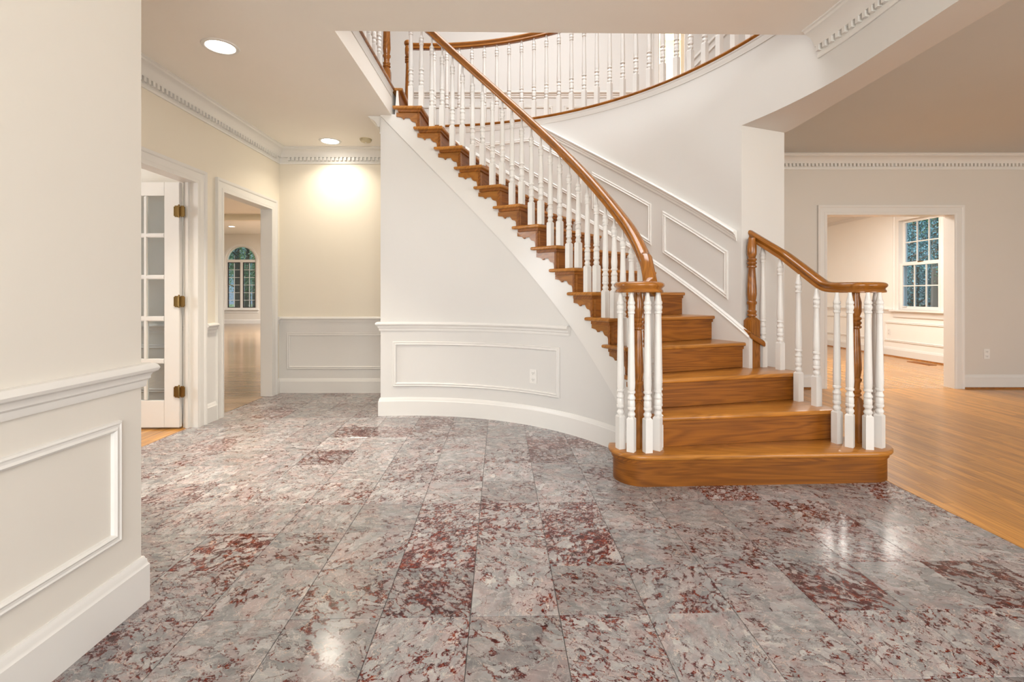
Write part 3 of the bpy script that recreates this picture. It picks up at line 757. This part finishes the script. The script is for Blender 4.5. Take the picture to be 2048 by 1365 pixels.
kid(MB().box(AX-AW+.048, AX+AW-.048, YF+.043, YF+.117, AZ1-.05, AZ1+.05).box(AX-.045, AX+.045, YF+.043, YF+.117, AZ0+.04, AZ1-.05).build('mullion', 'white'), win)
kid(box('window_sill', AX-AW-.12, AX+AW+.12, YF-.08, YF+.05, AZ0-.04, AZ0, 'white'), win)
kid(box('apron', AX-AW-.08, AX+AW+.08, YF-.02, YF, AZ0-.14, AZ0-.04, 'white'), win)
for sx in (-1, 1):
    x0, x1 = (AX-AW+.05, AX-.045) if sx < 0 else (AX+.045, AX+AW-.05); z0, z1 = AZ0+.05, AZ1-.05
    s = kid(MB().box(x0, x0+.03, YF+.06, YF+.10, z0, z1).box(x1-.03, x1, YF+.06, YF+.10, z0, z1).box(x0, x1, YF+.06, YF+.10, z0, z0+.03).box(x0, x1, YF+.06, YF+.10, z1-.03, z1).build('casement', 'dark'), win)
    box('muntin', (x0+x1)/2-.009, (x0+x1)/2+.009, YF+.07, YF+.09, z0, z1, 'white', s)
    for j in range(1, 6): z = z0+(z1-z0)*j/6; box('muntin', x0+.03, x1-.03, YF+.07, YF+.09, z-.008, z+.008, 'white', s)
    for i in range(2):
        for j in range(6):
            box('pane', x0+(x1-x0)*i/2+.004, x0+(x1-x0)*(i+1)/2-.004, YF+.078, YF+.082, z0+(z1-z0)*j/6, z0+(z1-z0)*(j+1)/6, 'glass', s)
v = [(AX, YF+.08, AZ1)]+[(AX+AW*cos(pi*i/24), YF+.08, AZ1+AW*sin(pi*i/24)) for i in range(25)]
kid(mk('pane', v, [(0, i+1, i+2) for i in range(24)], 'glass'), win)

# ================================================================== ENTRY WALL BEHIND THE CAMERA (openings for the added daylight lamps)
struct(wall_holes('x', -2.0, -1.9, -2.72, 2.1, 0, 5.7, [(-1.0, 1.6, .3, 2.5), (-1.1, 1.7, 3.6, 5.2)]).build('wall_front', 'wall'), 'front entry wall behind the camera with windows', 'wall')

# ================================================================== UPPER FLOOR
UC = 5.75
up = MB()
slab([(-4.5, -1.9), (5.0, -1.9), (5.0, FY1-.01), (1.9, FY1-.01), (FX0-.02, FY0-.01), (-4.5, FY0-.01)], ZF-.03, ZF-.001, 0, up)
up.box(-4.5, FX0-.02, FY0-.01, 6.7, ZF-.03, ZF-.001)
poly = [pol(RO+.05, .02+(1.75-.02)*i/40) for i in range(41)]
poly = [(5.0, FY1)]+[(5.0, 6.7)]+[(-1.4, 6.7)]+poly[::-1]+[(1.98, FY1)]
slab(poly, ZF-.03, ZF-.001, 0, up)
o = fixn(up.build('floor_upper', 'farwood')); struct(o, 'upper landing floor round the stairwell', 'floor')
UY = 6.62
w = wall_holes('x', UY, UY+.12, -4.5, 5.0, ZF-.03, UC, [(1.975, 2.31, ZF, ZF+2.05)]).build('wall_upper', 'stairwall')
struct(w, 'white upper landing wall with wainscot behind the balcony railing', 'wall')
UR = [(o_, z_) for o_, z_ in RAIL]
sweep('chair_rail', [(-4.4, UY, ZF), (1.66, UY, ZF)], UR, 'white', w, 1)
frame_mould('panel_moulding', PX(UY, -1), rectpoly(-3.2, .55, ZF+.262, ZF+.66), 'white', w)
frame_mould('panel_moulding', PX(UY, -1), rectpoly(.70, 1.55, ZF+.262, ZF+.66), 'white', w)
sweep('baseboard', [(-4.4, UY, ZF), (1.86, UY, ZF)], BASE, 'white', w, 1)
mp = lambda s, z, o_: (s, UY-o_, z+ZF)
casing(w, mp, 1.975, 2.31, 2.05)
# raking trim of the upper flight beyond the doorway
for dz in (0, .11):
    x0, z0 = 2.43, 4.13+dz
    pr = [(0, 0), (.018, 0), (.022, .012), (.014, .03), (.010, .04), (0, .042)]
    sweep('raking_trim', [(x0, UY, z0), (x0+1.2, UY, z0+1.25)], pr, 'white', w, 1)
struct(box('wall_upper_left', -4.6, -4.5, -1.9, 6.7, ZF-.03, UC, 'stairwall'), 'hidden upper landing side wall', 'wall')
struct(box('wall_upper_right', 5.0, 5.1, -1.9, 6.7, ZF-.03, UC, 'stairwall'), 'hidden upper landing wall over the living room', 'wall')
uc = MB(); SKX, SKY = (-.95, 1.85), (3.05, 5.25)
for a, b, c, d in ((-4.6, SKX[0], -2.0, 6.75), (SKX[1], 5.1, -2.0, 6.75), (SKX[0], SKX[1], -2.0, SKY[0]), (SKX[0], SKX[1], SKY[1], 6.75)): uc.box(a, b, c, d, UC, UC+.2)
o = uc.build('ceiling_upper', 'stairwall'); struct(o, 'upper ceiling with an added glowing panel over the stairwell', 'ceiling')
box('added_glow_panel', SKX[0], SKX[1], SKY[0], SKY[1], UC+.12, UC+.2, 'glowpanel', o)  # added glowing panel closing the opening, unseen light for the stairwell
# lit room beyond the upper doorway
struct(MB().box(.5, 4.5, 9.0, 9.1, ZF, UC).box(.5, .6, UY+.12, 9.1, ZF, UC).box(4.4, 4.5, UY+.12, 9.1, ZF, UC).box(.5, 4.5, UY+.12, 9.1, UC, UC+.1).box(.5, 4.5, UY+.12, 9.1, ZF-.1, ZF).build('wall_upper_room', 'cream'), 'warm lit walls seen through the upper doorway', 'wall')
sc = empty('wall_sconce', (2.62, 8.99, 4.55)); tag(sc, 'glowing wall sconce in the lit room past the balcony', 'lamp')
sb = lathe([(0, 0), (.05, .0), (.055, .02), (.05, .04), (.02, .05), (.012, .09)], 14).build('sconce_plate', 'brass', sc, True)
sb.rotation_euler = (pi/2, 0, 0)
arm = lathe([(.012, 0), (.012, .10), (.03, .11), (.03, .125)], 12).build('sconce_arm', 'brass', sc, True); arm.location = (0, -.09, -.02)
sh = lathe([(.035, 0), (.06, .03), (.075, .08), (.07, .13), (.045, .16)], 16).build('shade', 'sconce', sc, True); sh.location = (0, -.09, .11)
pd = bpy.data.lights.new('sconce_bulb', 'POINT'); pd.energy = 70; pd.color = (1, .84, .6); pd.shadow_soft_size = .06
po = bpy.data.objects.new('sconce_bulb', pd); COL.objects.link(po); po.location = (0, -.28, .2); po.parent = sc

# ================================================================== STAIRCASE
st = empty('staircase', (CXs, CYs, 0)); tag(st, 'curved oak staircase with scrolled brackets sweeping up round the foyer', 'staircase')
rotp = lambda x, y, a: (x*cos(a)-y*sin(a), x*sin(a)+y*cos(a))
def loc_arc(r, a, b, n): return [(r*cos(a+(b-a)*i/n), r*sin(a+(b-a)*i/n)) for i in range(n+1)]
OV = .032
def radial_pt(r, a, off): return (r*cos(a)-off*sin(a), r*sin(a)+off*cos(a))
def tread_outline(rout):
    # local frame: x axis = radial line of this step's nosing, going up = +y
    o = [(RTI, 0)]
    o += [(rout, 0)]
    o += loc_arc(rout, .004, DT+.045/rout, 5)
    o += [radial_pt(RI-.03, DT, .05)]
    o += [((RI-.03)*cos(DT+.046), (RI-.03)*sin(DT+.046))]
    o += loc_arc(RTI, DT+.046, .004, 6)
    return o
to = tread_outline(RTO)
uvT = lambda p: (p[0], p[1]*1.0+p[2])
def inset_sub(poly, d): return offset_poly(poly, d)
# regular tread (shared) with cove; regular riser (shared); bracket (shared)
tread_src = slab(to, -.028, 0, .0135, None, uvT).build('tread', 'tread', None, True, ang=50)
co = [(RTI+.022, .020), (RTO, .020)]+[(RTO*cos(a), RTO*sin(a)) for a in (.02, DT)]+[(1.9*cos(DT), 1.9*sin(DT))]+loc_arc(RTI+.024, DT+.02, .03, 4)
cove_src = slab(co, -.050, -.028, 0, None, uvT).build('cove_moulding', 'riser', None, False)  # darker riser wood puts the shadow under the nosing into the cove colour
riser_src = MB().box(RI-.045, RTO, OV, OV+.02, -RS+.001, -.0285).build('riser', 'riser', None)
# bracket
bpf = [(0, 0), (0, .24), (.10, .265), (.19, .285), (.245, .34), (.285, .425), (.315, .43), (.345, .36), (.385, .275), (.44, .245), (.50, .265), (.555, .34), (.60, .46), (.645, .545), (.70, .585), (.76, .60), (.80, .64), (.825, .72), (.835, .85), (.838, 1.0), (1, 1.0), (1, 0)]
bs1, bs0 = OV/RI, DT+.030
bm = bmesh.new(); hh = RS-.028-.022
vs_ = [bm.verts.new((u, -q, 0)) for u, q in bpf]; bm.faces.new(vs_); bmesh.ops.triangulate(bm, faces=bm.faces[:])
tri = [[vv.index for vv in ff.verts] for ff in (bm.verts.index_update() or bm.faces)]; bm.free()
def bpt(u, q, r):
    a = bs0+(bs1-bs0)*u; return (r*cos(a), r*sin(a), -.050-q*hh)
r0, r1 = RI-.032, RI-.011
nb = len(bpf); v = [bpt(u, q, r0) for u, q in bpf]+[bpt(u, q, r1) for u, q in bpf]
f = [tuple(t_) for t_ in tri]+[tuple(i+nb for i in t_)[::-1] for t_ in tri]+[(i, (i+1) % nb, (i+1) % nb+nb, i+nb) for i in range(nb)]
uvb = [((bs0+(bs1-bs0)*u)*RI, -q*hh) for u, q in bpf]*2
bracket_src = fixn(mk('bracket', v, f, 'bracket', None, False, uvb))
def put(src, n, first):
    z = n*RS
    if first: o = src; o.location = (0, 0, z); o.rotation_euler = (0, 0, th(n)); o.parent = st
    else: o = inst(src, (0, 0, z), th(n), st)
    return o
lo16 = [(RI-.01, 0)]+[(RTO, 0)]+loc_arc(RTO, .004, .06, 3)+loc_arc(RI-.01, .085, .004, 3)
t = slab(lo16, -.028, 0, .0135, None, uvT).build('tread', 'tread', st, True, ang=50, loc=(0, 0, ZF+.001), rz=th(16))
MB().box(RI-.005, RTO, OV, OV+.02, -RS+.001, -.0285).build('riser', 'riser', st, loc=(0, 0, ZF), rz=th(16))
first = True
for n in range(4, 16):
    t = put(tread_src, n, first)
    c = cove_src if first else inst(cove_src, (0, 0, 0))
    c.parent = t
    put(riser_src, n, first)
    if n < 16: put(bracket_src, n, first)
    first = False
for n in (2, 3): put(bracket_src, n, False)
# lower free-ended treads 2 and 3
for n, rend in ((2, 3.02), (3, 3.05)):
    o_ = [(RTI, 0)]
    o_ += [(rend-.05, 0), (rend-.015, .012), (rend, .045)]
    o_ += loc_arc(rend, .04, DT+.03, 4)
    if n == 3: o_ += [radial_pt(3.05, DT, .10)]
    o_ += [radial_pt(2.8, DT, .05 if n == 2 else .10), radial_pt(RI-.03, DT, .05)]+loc_arc(RTI, DT+.046, .004, 6)
    t = slab(o_, -.028, 0, .0135, None, uvT).build('tread', 'tread', st, True, ang=50, loc=(0, 0, n*RS), rz=th(n))
    slab([(RTI+.022, .020), (rend-.03, .020), (rend-.022, .05)]+loc_arc(rend-.022, .05, DT, 3)+loc_arc(1.9, DT, .05, 3), -.050, -.028, 0, None, uvT).build('cove_moulding', 'riser', t)  # cove again in darker wood for the nosing shadow
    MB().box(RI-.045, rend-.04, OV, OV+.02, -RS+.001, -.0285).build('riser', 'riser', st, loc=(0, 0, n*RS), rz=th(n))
    v = []; f = []
    for a in [OV/3+DT*i/6 for i in range(7)]:
        for z in (-RS, -.0285): v.append(((rend-.04)*cos(a), (rend-.04)*sin(a), z))
    v2 = [((rend-.06)*cos(OV/3+DT*i/6), (rend-.06)*sin(OV/3+DT*i/6), z) for i in range(7) for z in (-RS*n, -.0285)]
    v = [((rend-.04)*cos(OV/3+DT*i/6), (rend-.04)*sin(OV/3+DT*i/6), z) for i in range(7) for z in (-RS*n, -.0285)]
    k = len(v); f = [(2*i, 2*i+2, 2*i+3, 2*i+1) for i in range(6)]+[(k+2*i, k+2*i+1, k+2*i+3, k+2*i+2) for i in range(6)]
    mk('end_panel', v+v2, f, 'riser', st, False, (lambda c: (c.y, c.z)), loc=(0, 0, n*RS), rz=th(n))
# bullnose starting step
cA, rA = (.765, 2.958), .155; cB, rB = (2.10, 3.035), .170
def arcpts(c, r, a0, a1, n): return [(c[0]+r*cos(a0+(a1-a0)*i/n), c[1]+r*sin(a0+(a1-a0)*i/n)) for i in range(n+1)]
fr_ = arcpts(cA, rA, radians(160), radians(268.5), 12)+arcpts(cB, rB, radians(268.5), radians(400), 14)
q2 = pol(2.95, th(2)+.02); q1 = pol(1.83, th(2)+.05)
out1 = fr_+[q2, q1]
sh_ = [(p[0]-CXs, p[1]-CYs) for p in out1]
t = slab(offset_poly(sh_, -.030), RS-.030, RS, .012, None, lambda p: (p[0], p[1]+p[2])).build('tread', 'tread', st, True, ang=50)
slab(offset_poly(sh_, -.010), RS-.052, RS-.030, 0, None, lambda p: (p[0], p[1]+p[2])).build('cove_moulding', 'riser', t)  # starting step cove, nosing shadow put into its darker wood
fp = [(p[0]-CXs, p[1]-CYs) for p in fr_]
v = []; uv = []; s = 0
for i, p in enumerate(fp):
    if i: s += hypot(p[0]-fp[i-1][0], p[1]-fp[i-1][1])
    for z in (0, RS-.03): v.append((p[0], p[1], z)); uv.append((s, z))
mk('riser', v, [(2*i, 2*i+2, 2*i+3, 2*i+1) for i in range(len(fp)-1)], 'riser', st, True, uv)

# ================================================================== BALUSTERS, NEWELS, RAILS
def baluster_mb(H, neck=.0, base=.19, sw=.0215):
    mb = MB(); b = base
    # square foot with chamfered head
    v = [(sx*sw, sy*sw, z) for z in (0, b) for sx, sy in ((-1, -1), (1, -1), (1, 1), (-1, 1))]+[(sx*.013, sy*.013, b+.012) for sx, sy in ((-1, -1), (1, -1), (1, 1), (-1, 1))]
    f = [(i, (i+1) % 4, (i+1) % 4+4, i+4) for i in range(4)]+[(i+4, (i+1) % 4+4, (i+1) % 4+8, i+8) for i in range(4)]+[(8, 9, 10, 11), (3, 2, 1, 0)]
    mb.add(v, f)
    T = H-neck
    pr = [(.016, b+.006), (.0175, b+.012), (.021, b+.018), (.0235, b+.026), (.021, b+.034), (.0165, b+.041), (.0185, b+.050), (.0235, b+.055), (.0235, b+.066), (.0205, b+.070), (.0220, b+.078), (.0220, b+.100), (.0190, b+.107), (.0240, b+.118), (.0215, b+.128), (.0165, b+.138), (.0170, b+.146), (.0235, b+.150), (.0235, b+.160), (.0195, b+.164), (.0215, b+.178), (.0228, b+.205)]
    st_ = T-.128
    lo = b+.205; hi = st_
    pr += [(.0228-.0066*(i/4)**.8, lo+(hi-lo)*i/4) for i in range(1, 5)]
    pr += [(.0165, T-.126), (.0205, T-.122), (.0205, T-.112), (.0170, T-.108), (.0205, T-.098), (.0225, T-.088), (.0210, T-.080), (.0175, T-.073), (.0215, T-.067), (.0215, T-.056), (.0175, T-.050)]
    pr += [(.0105, T-.038), (.0088, T-.02), (.0082, H)] if neck > 0 else [(.0150, T-.035), (.0115, T-.015), (.0098, T)]
    lathe(pr, 12, mb); return mb
_bal = {}
def baluster(parent, x, y, z, H, neck=.0, rz=0.0):
    key = (round(H, 3), neck)
    if key in _bal: o = inst(_bal[key], (0, 0, 0))
    else: o = baluster_mb(H, neck).build('baluster', 'white', None, True, ang=35); _bal[key] = o
    o.parent = parent; o.location = (x-parent.location.x, y-parent.location.y, z-parent.location.z); o.rotation_euler = (0, 0, rz); o.scale = (1, 1, 1)
    return o
def newel_mb(H, base=.25, bw=.035, k=1.12):
    mb = MB(); b = base
    v = [(sx*bw, sy*bw, z) for z in (0, b) for sx, sy in ((-1, -1), (1, -1), (1, 1), (-1, 1))]+[(sx*.02, sy*.02, b+.025) for sx, sy in ((-1, -1), (1, -1), (1, 1), (-1, 1))]
    f = [(i, (i+1) % 4, (i+1) % 4+4, i+4) for i in range(4)]+[(i+4, (i+1) % 4+4, (i+1) % 4+8, i+8) for i in range(4)]+[(8, 9, 10, 11), (3, 2, 1, 0)]
    mb.add(v, f, [(p[2], p[0]+p[1]) for p in v])
    pr = [(.017, b+.005), (.022, b+.03), (.030, b+.036), (.030, b+.046), (.024, b+.052), (.029, b+.062), (.029, b+.072), (.022, b+.080), (.024, b+.115), (.031, b+.128), (.031, b+.140), (.024, b+.148), (.027, b+.165), (.031, b+.20), (.030, b+.24)]
    lo = b+.24; hi = H-.23
    pr += [(.030-.008*i/4, lo+(hi-lo)*i/4) for i in range(1, 5)]
    pr += [(.021, H-.225), (.030, H-.218), (.030, H-.208), (.023, H-.202), (.030, H-.192), (.030, H-.182), (.023, H-.175), (.030, H-.165), (.030, H-.155), (.022, H-.148), (.030, H-.12), (.030, H-.06), (.022, H-.02), (.022, H)]
    lathe([(r*k, z) for r, z in pr], 16, mb); return mb
RP = [(-.028, -.028), (-.020, -.031), (.020, -.031), (.028, -.028), (.0275, -.018), (.022, -.010), (.024, -.002), (.032, .006), (.034, .014), (.031, .022), (.022, .029), (.008, .032), (-.008, .032), (-.022, .029), (-.031, .022), (-.034, .014), (-.032, .006), (-.024, -.002), (-.022, -.010), (-.0275, -.018)]
RP = [(x*1.10, z*1.03) for x, z in RP]
def rail(name, pts, parent):
    o = sweep(name, pts, RP, 'rail', None, 1, True, 40); m = len(RP); me = o.data
    for i, p in enumerate(pts):
        a, b = pts[max(i-1, 0)], pts[min(i+1, len(pts)-1)]
        k = sqrt(1+((b[2]-a[2])/max(1e-6, hypot(b[0]-a[0], b[1]-a[1])))**2)
        for j in range(m): v = me.vertices[i*m+j]; v.co.z = p[2]+(v.co.z-p[2])*k
    return kid(o, parent)
def disc(cx, cy, z, R, parent):
    pr = [(0, -.031), (R-.012, -.031), (R-.008, -.027), (R-.010, -.018), (R-.016, -.010), (R-.012, -.002), (R-.002, .006), (R, .014), (R-.004, .023), (R-.014, .030), (R-.04, .033), (0, .034)]
    o = lathe(pr, 40).build('volute', 'rail', None, True, ang=40)
    for lp in o.data.loops:
        c = o.data.vertices[lp.vertex_index].co; o.data.uv_layers[0].data[lp.index].uv = (c.x, c.y+c.z)
    o.location = (cx, cy, z); return kid(o, parent)
def smoothmax(a, b, k=.05): return .5*(a+b+sqrt((a-b)**2+k*k))
ZV = 1.139
# --- inner balustrade
bl = empty('stair_balustrade', (.757, 2.94, RS)); tag(bl, 'long curved oak handrail with white turned balusters climbing the stair', 'balustrade')
RBAL = 1.842
railz = lambda t: smoothmax(ZV-.005, nosz(t)+.745, .10)
nw = kid(newel_mb(ZV-.03-RS).build('newel_post', 'newel', None, True, loc=(.752, 2.945, RS), rz=.75), bl)
disc(.757, 2.935, ZV, .148, bl)
for ang_ in (200, 238, 282, 322, 358):
    a = radians(ang_); baluster(bl, .757+.122*cos(a), 2.955+.115*sin(a), RS, ZV-.03-RS, 0, a)
pts = []
for i in range(81):
    t = .235+(1.665-.235)*i/80; r = RBAL-.045*max(0, (.40-t)/.165)**1.5; p = pol(r, t); pts.append((p[0], p[1], railz(t)))
pts = [(.800, 2.955, ZV), (.838, 2.985, ZV+.002)]+pts
rail('handrail', pts, bl)
for n in range(2, 16):
    for u in (.12, .62):
        t = th(n+u)
        if n == 2 and u < .3: continue
        p = pol(RBAL-(.03 if n == 2 else 0), t); z = n*RS
        baluster(bl, p[0], p[1], z, round(railz(t)-.040-z, 3), .035 if n > 3 else 0.0, t)
pn = pol(RBAL, 1.69)
kid(newel_mb(1.12, .33, .036, 1.15).build('newel_post', 'newel', None, True, loc=(pn[0], pn[1], 15*RS), rz=.1), bl)

# --- short balustrade by the living room
br = empty('stair_balustrade', (2.12, 3.04, RS)); tag(br, 'short oak rail with white balusters by the living room side of the steps', 'balustrade')
nc = (2.125, 3.05)
kid(newel_mb(ZV-.03-RS).build('newel_post', 'newel', None, True, loc=(nc[0], nc[1], RS), rz=.5), br)
disc(2.150, 3.05, ZV, .118, br)
for x, y in ((1.992, 3.020), (2.020, 2.945), (2.100, 2.905), (2.190, 2.935), (2.235, 3.03)):
    baluster(br, x, y, RS, ZV-.03-RS, 0, atan2(y-nc[1], x-nc[0]))
RB2 = 2.995
tA, tB = .150, .386
rz2 = lambda t: smoothmax(ZV, nosz(t)+.70+.06*(t-.17)/.21, .03)-.002
pts = []
for i in range(31):
    t = tA+(tB-tA)*i/30; r = RB2-.055*max(0, (t-.30)/.086); p = pol(r, t); pts.append((p[0], p[1], rz2(t)))
pts = [(2.262, 3.02, ZV), (2.225, 2.985, ZV), (2.17, 2.968, ZV), (2.115, 2.978, ZV), (2.075, 3.015, ZV)]+pts
rail('handrail', pts, br)
for n, x, y in ((3, 1.868, 3.668), (3, 1.925, 3.535), (2, 1.950, 3.352), (2, 1.982, 3.205)):
    t = atan2(y-CYs, x-CXs); z = n*RS
    baluster(br, x, y, z, round(rz2(t)-.030-z, 3), 0.0, t)
px, py = 1.785, 3.665
zt3 = pts[-1][2]
nw = newel_mb(zt3-.03-3*RS, .345, .039).build('newel_post', 'newel', None, True, loc=(px, py, 3*RS), rz=.30); kid(nw, br)
# mitred plinth cap of that newel (meets the skirt cap)
cpv = [(-.072, -.066), (.064, -.066), (.064, .066), (-.072, .066)]
cap_mb = slab(cpv, .205, .250, .010)
cap = cap_mb.build('plinth_cap', 'newel', None, True, loc=(px, py, 3*RS), rz=.30); kid(cap, br)
for vv in cap.data.vertices: vv.co.z += -vv.co.x*.55+vv.co.y*.35
# --- balcony balustrade
bb = empty('balcony_balustrade', (*pol(RO+.05, 1.655), ZF)); tag(bb, 'curved balcony railing of white balusters along the upper landing', 'balustrade')
RBB = RO+.045; HB = .865
kid(newel_mb(.93, .12, .04, 1.3).build('newel_post', 'newel', None, True, loc=(*pol(RBB, 1.655), ZF), rz=.1), bb)
p = pol(RBB, 1.655)
cpn = kid(lathe([(0, -.02), (.040, -.02), (.048, -.005), (.048, .012), (.040, .024), (.02, .030), (0, .031)], 20).build('newel_cap', 'rail', None, True, loc=(p[0], p[1], ZF+.925)), bb)
rail('handrail', [(*pol(RBB, 1.65-(1.65-.10)*i/70), ZF+HB+.031) for i in range(71)], bb)
t = 1.605; k = 0
while t > .12:
    baluster(bb, *pol(RBB, t), ZF, HB, 0.0, t); t -= .0493; k += 1
# left and front edge of the opening
lx = FX0-.055
for i in range(8): baluster(bb, lx, 3.18+i*.15, ZF, HB, 0.0, 0)
rail('handrail', [(lx, 4.42, ZF+HB+.031), (lx, FY0-.06, ZF+HB+.031), (1.86, FY1-.06, ZF+HB+.031)], bb)

# ================================================================== FIXTURES
def recessed(x, y, z, label, power, r=.098, col=(1, .90, .74), spread=132):
    e = empty('recessed_light', (x, y, z)); tag(e, label, 'light')
    lathe([(r-.012, -.002), (r-.010, -.006), (r, -.009), (r+.012, -.006), (r+.016, 0)], 32).build('trim_ring', 'white', e, True)
    lathe([(0, -.0035), (r-.011, -.003)], 32).build('lens', 'lamp', e)
    if power:
        d = bpy.data.lights.new('recessed_bulb', 'AREA'); d.shape = 'DISK'; d.size = .16; d.energy = power; d.color = col; d.spread = radians(spread)
        q = bpy.data.objects.new('recessed_bulb', d); COL.objects.link(q); q.parent = e; q.location = (0, 0, -.02)
recessed(-1.906, 3.22, CH, 'bright round recessed ceiling light above the glazed door', 15, spread=92)
recessed(-1.92, 5.20, CH, 'small round recessed ceiling light at the hall end wall', 4.2)
recessed(-9.45, 16.6, 3.40, 'distant recessed ceiling light in the arched window room', 0)
sd = empty('smoke_detector', (-1.526, 5.14, CH)); tag(sd, 'ivory round smoke detector on the hall ceiling', 'smoke detector')
lathe([(0, -.036), (.03, -.035), (.050, -.028), (.056, -.018), (.056, -.010)], 24).build('detector_body', 'ivory', sd, True)
lathe([(.060, -.010), (.062, -.004), (.062, 0)], 24).build('detector_base', 'ivory', sd, True)
lathe([(0, -.038), (.010, -.0375), (.010, -.034)], 12).build('test_button', 'plastic', sd, True)

def outlet(loc, rz, label):
    e = empty('electrical_outlet', loc); e.rotation_euler = (0, 0, rz); tag(e, label, 'outlet', 'wall outlets')
    bevbox('cover_plate', .072, .006, .116, .0025, 'plastic', e, (0, -.003, 0))
    for z in (-.027, .027):
        rc = bevbox('receptacle', .034, .004, .030, .0015, 'plastic', e, (0, -.007, z))
        for x in (-.007, .007): box('slot', x-.0012, x+.0012, -.0026, -.0018, -.004, .007, 'slot', rc)
        box('ground_hole', -.0025, .0025, -.0026, -.0018, -.012, -.008, 'slot', rc)
to_ = .892+.018
kk = (1067-1024)/985
po_ = None
A_ = kk*kk+1; B_ = -2*(kk*CXs+CYs); C_ = CXs**2+CYs**2-RI**2
Dk = (-B_+sqrt(B_*B_-4*A_*C_))/(2*A_); Xk = kk*Dk; tk = atan2(Dk-CYs, Xk-CXs)
outlet((Xk, Dk, .412), tk-pi/2, 'white duplex outlet inside the curved wainscot panel under the stair')
outlet((5.54, YL, .405), 0, 'white duplex outlet on the taupe wall beside the dining opening')
outlet((XD, 8.84, .43), -pi/2, 'cream duplex outlet under the dining room window')
fv = empty('floor_vent', (6.52, 7.85, 0)); tag(fv, 'oak slotted floor vent below the dining room window', 'floor vent')
kid(MB().box(6.46, 6.48, 7.64, 8.06, 0, .006).box(6.57, 6.59, 7.64, 8.06, 0, .006).box(6.48, 6.57, 7.64, 7.66, 0, .006).box(6.48, 6.57, 8.04, 8.06, 0, .006).build('vent_frame', 'riser'), fv)
kid(box('vent_well', 6.48, 6.57, 7.66, 8.04, .0005, .002, 'slot'), fv)
for i in range(13): kid(box('louvre', 6.48, 6.57, 7.67+i*.028, 7.688+i*.028, .002, .006, 'riser'), fv)

# ================================================================== OUTDOORS
struct(box('ground', -60, 60, -30, 75, -.5, -.35, 'lawn'), 'lawn outside the windows', 'ground')
def tree(x, y, hgt, rad, leaf, label, seed, nleaf=1500, lo=.35):
    nleaf = int(nleaf*4.2)
    rg = random.Random(seed); e = empty('tree', (x, y, -.35)); tag(e, label, 'tree', 'trees outside the windows')
    mb = MB()
    def tube(a, b, r0, r1, seg=7):
        a, b = Vector(a), Vector(b); d = (b-a).normalized(); u = d.orthogonal().normalized(); w_ = d.cross(u)
        v = [a+(u*cos(2*pi*k/seg)+w_*sin(2*pi*k/seg))*r0 for k in range(seg)]+[b+(u*cos(2*pi*k/seg)+w_*sin(2*pi*k/seg))*r1 for k in range(seg)]
        mb.add(v, [(k, (k+1) % seg, (k+1) % seg+seg, k+seg) for k in range(seg)])
    top = (rg.uniform(-.3, .3), rg.uniform(-.3, .3), hgt*.9); mid = (rg.uniform(-.15, .15), 0, hgt*.45)
    r = hgt*.014+.03
    tube((0, 0, 0), mid, r, r*.7); tube(mid, top, r*.7, r*.15)
    ends = []
    for k in range(12):
        z = hgt*rg.uniform(lo*.7, .85); a = rg.uniform(0, 2*pi); l = rad*rg.uniform(.6, 1.0)*(1-.5*z/hgt)
        b = (cos(a)*l, sin(a)*l, z+l*.45); tube((0, 0, z), b, r*.3, r*.06, 5); ends.append(b)
    mb.build('trunk', 'bark', e, True)
    lf = MB()
    for k in range(nleaf):
        b = rg.choice(ends); t = rg.uniform(.35, 1.15)
        c = Vector((b[0]*t+rg.gauss(0, rad*.16), b[1]*t+rg.gauss(0, rad*.16), b[2]+rg.gauss(0, rad*.2)))
        s = rg.uniform(.015, .04)*(1+max(0, hgt-8)/9); n = Vector((rg.gauss(0, 1), rg.gauss(0, 1), rg.gauss(0, 1))).normalized(); u = n.orthogonal().normalized()*s; w_ = n.cross(u).normalized()*s*.6
        lf.add([c-u, c+w_, c+u, c-w_], [(0, 1, 2, 3)])
    o = lf.build('foliage', leaf, e); o['kind'] = 'stuff'
tree(-14.3, 26.5, 8, 2.6, 'leaf', 'leafy green tree in the arched window centre', 1, 5200, .22)
tree(-18.2, 33, 11, 3.6, 'leafpale', 'pale sunlit tree filling the arched window head', 2, 6500, .2)
tree(-11.75, 21.1, 8, 1.6, 'leafdark', 'dark trunked tree at the side of the arched window', 3, 1500, .5)
tree(-23.5, 45, 14, 5.5, 'leafdark', 'deep green tree beyond all others in the arched window', 4, 9000, .05)
tree(-31.5, 59, 14, 5.5, 'leaf', 'broad green tree behind the lawn in the arched window', 9, 9000, .03)
tree(12.0, 15.2, 8, 1.9, 'leafblue', 'bluish tree close outside the dining window', 5, 2600, .25)
tree(16.0, 18.6, 9, 2.0, 'leaf', 'mid green tree beyond the dining window', 6, 5200, .1)
tree(20.6, 25.2, 12, 2.9, 'leafblue', 'tall blue-green tree beyond all others in the dining window', 7, 9000, .03)
tree(23.0, 29.6, 12, 2.2, 'leafdark', 'dark tree standing in the inner lights of the dining window', 8, 7000, .03)
tree(30.5, 36.0, 12, 3.4, 'leafblue', 'blue-green tree behind the outer lights of the dining window', 11, 9000, .03)
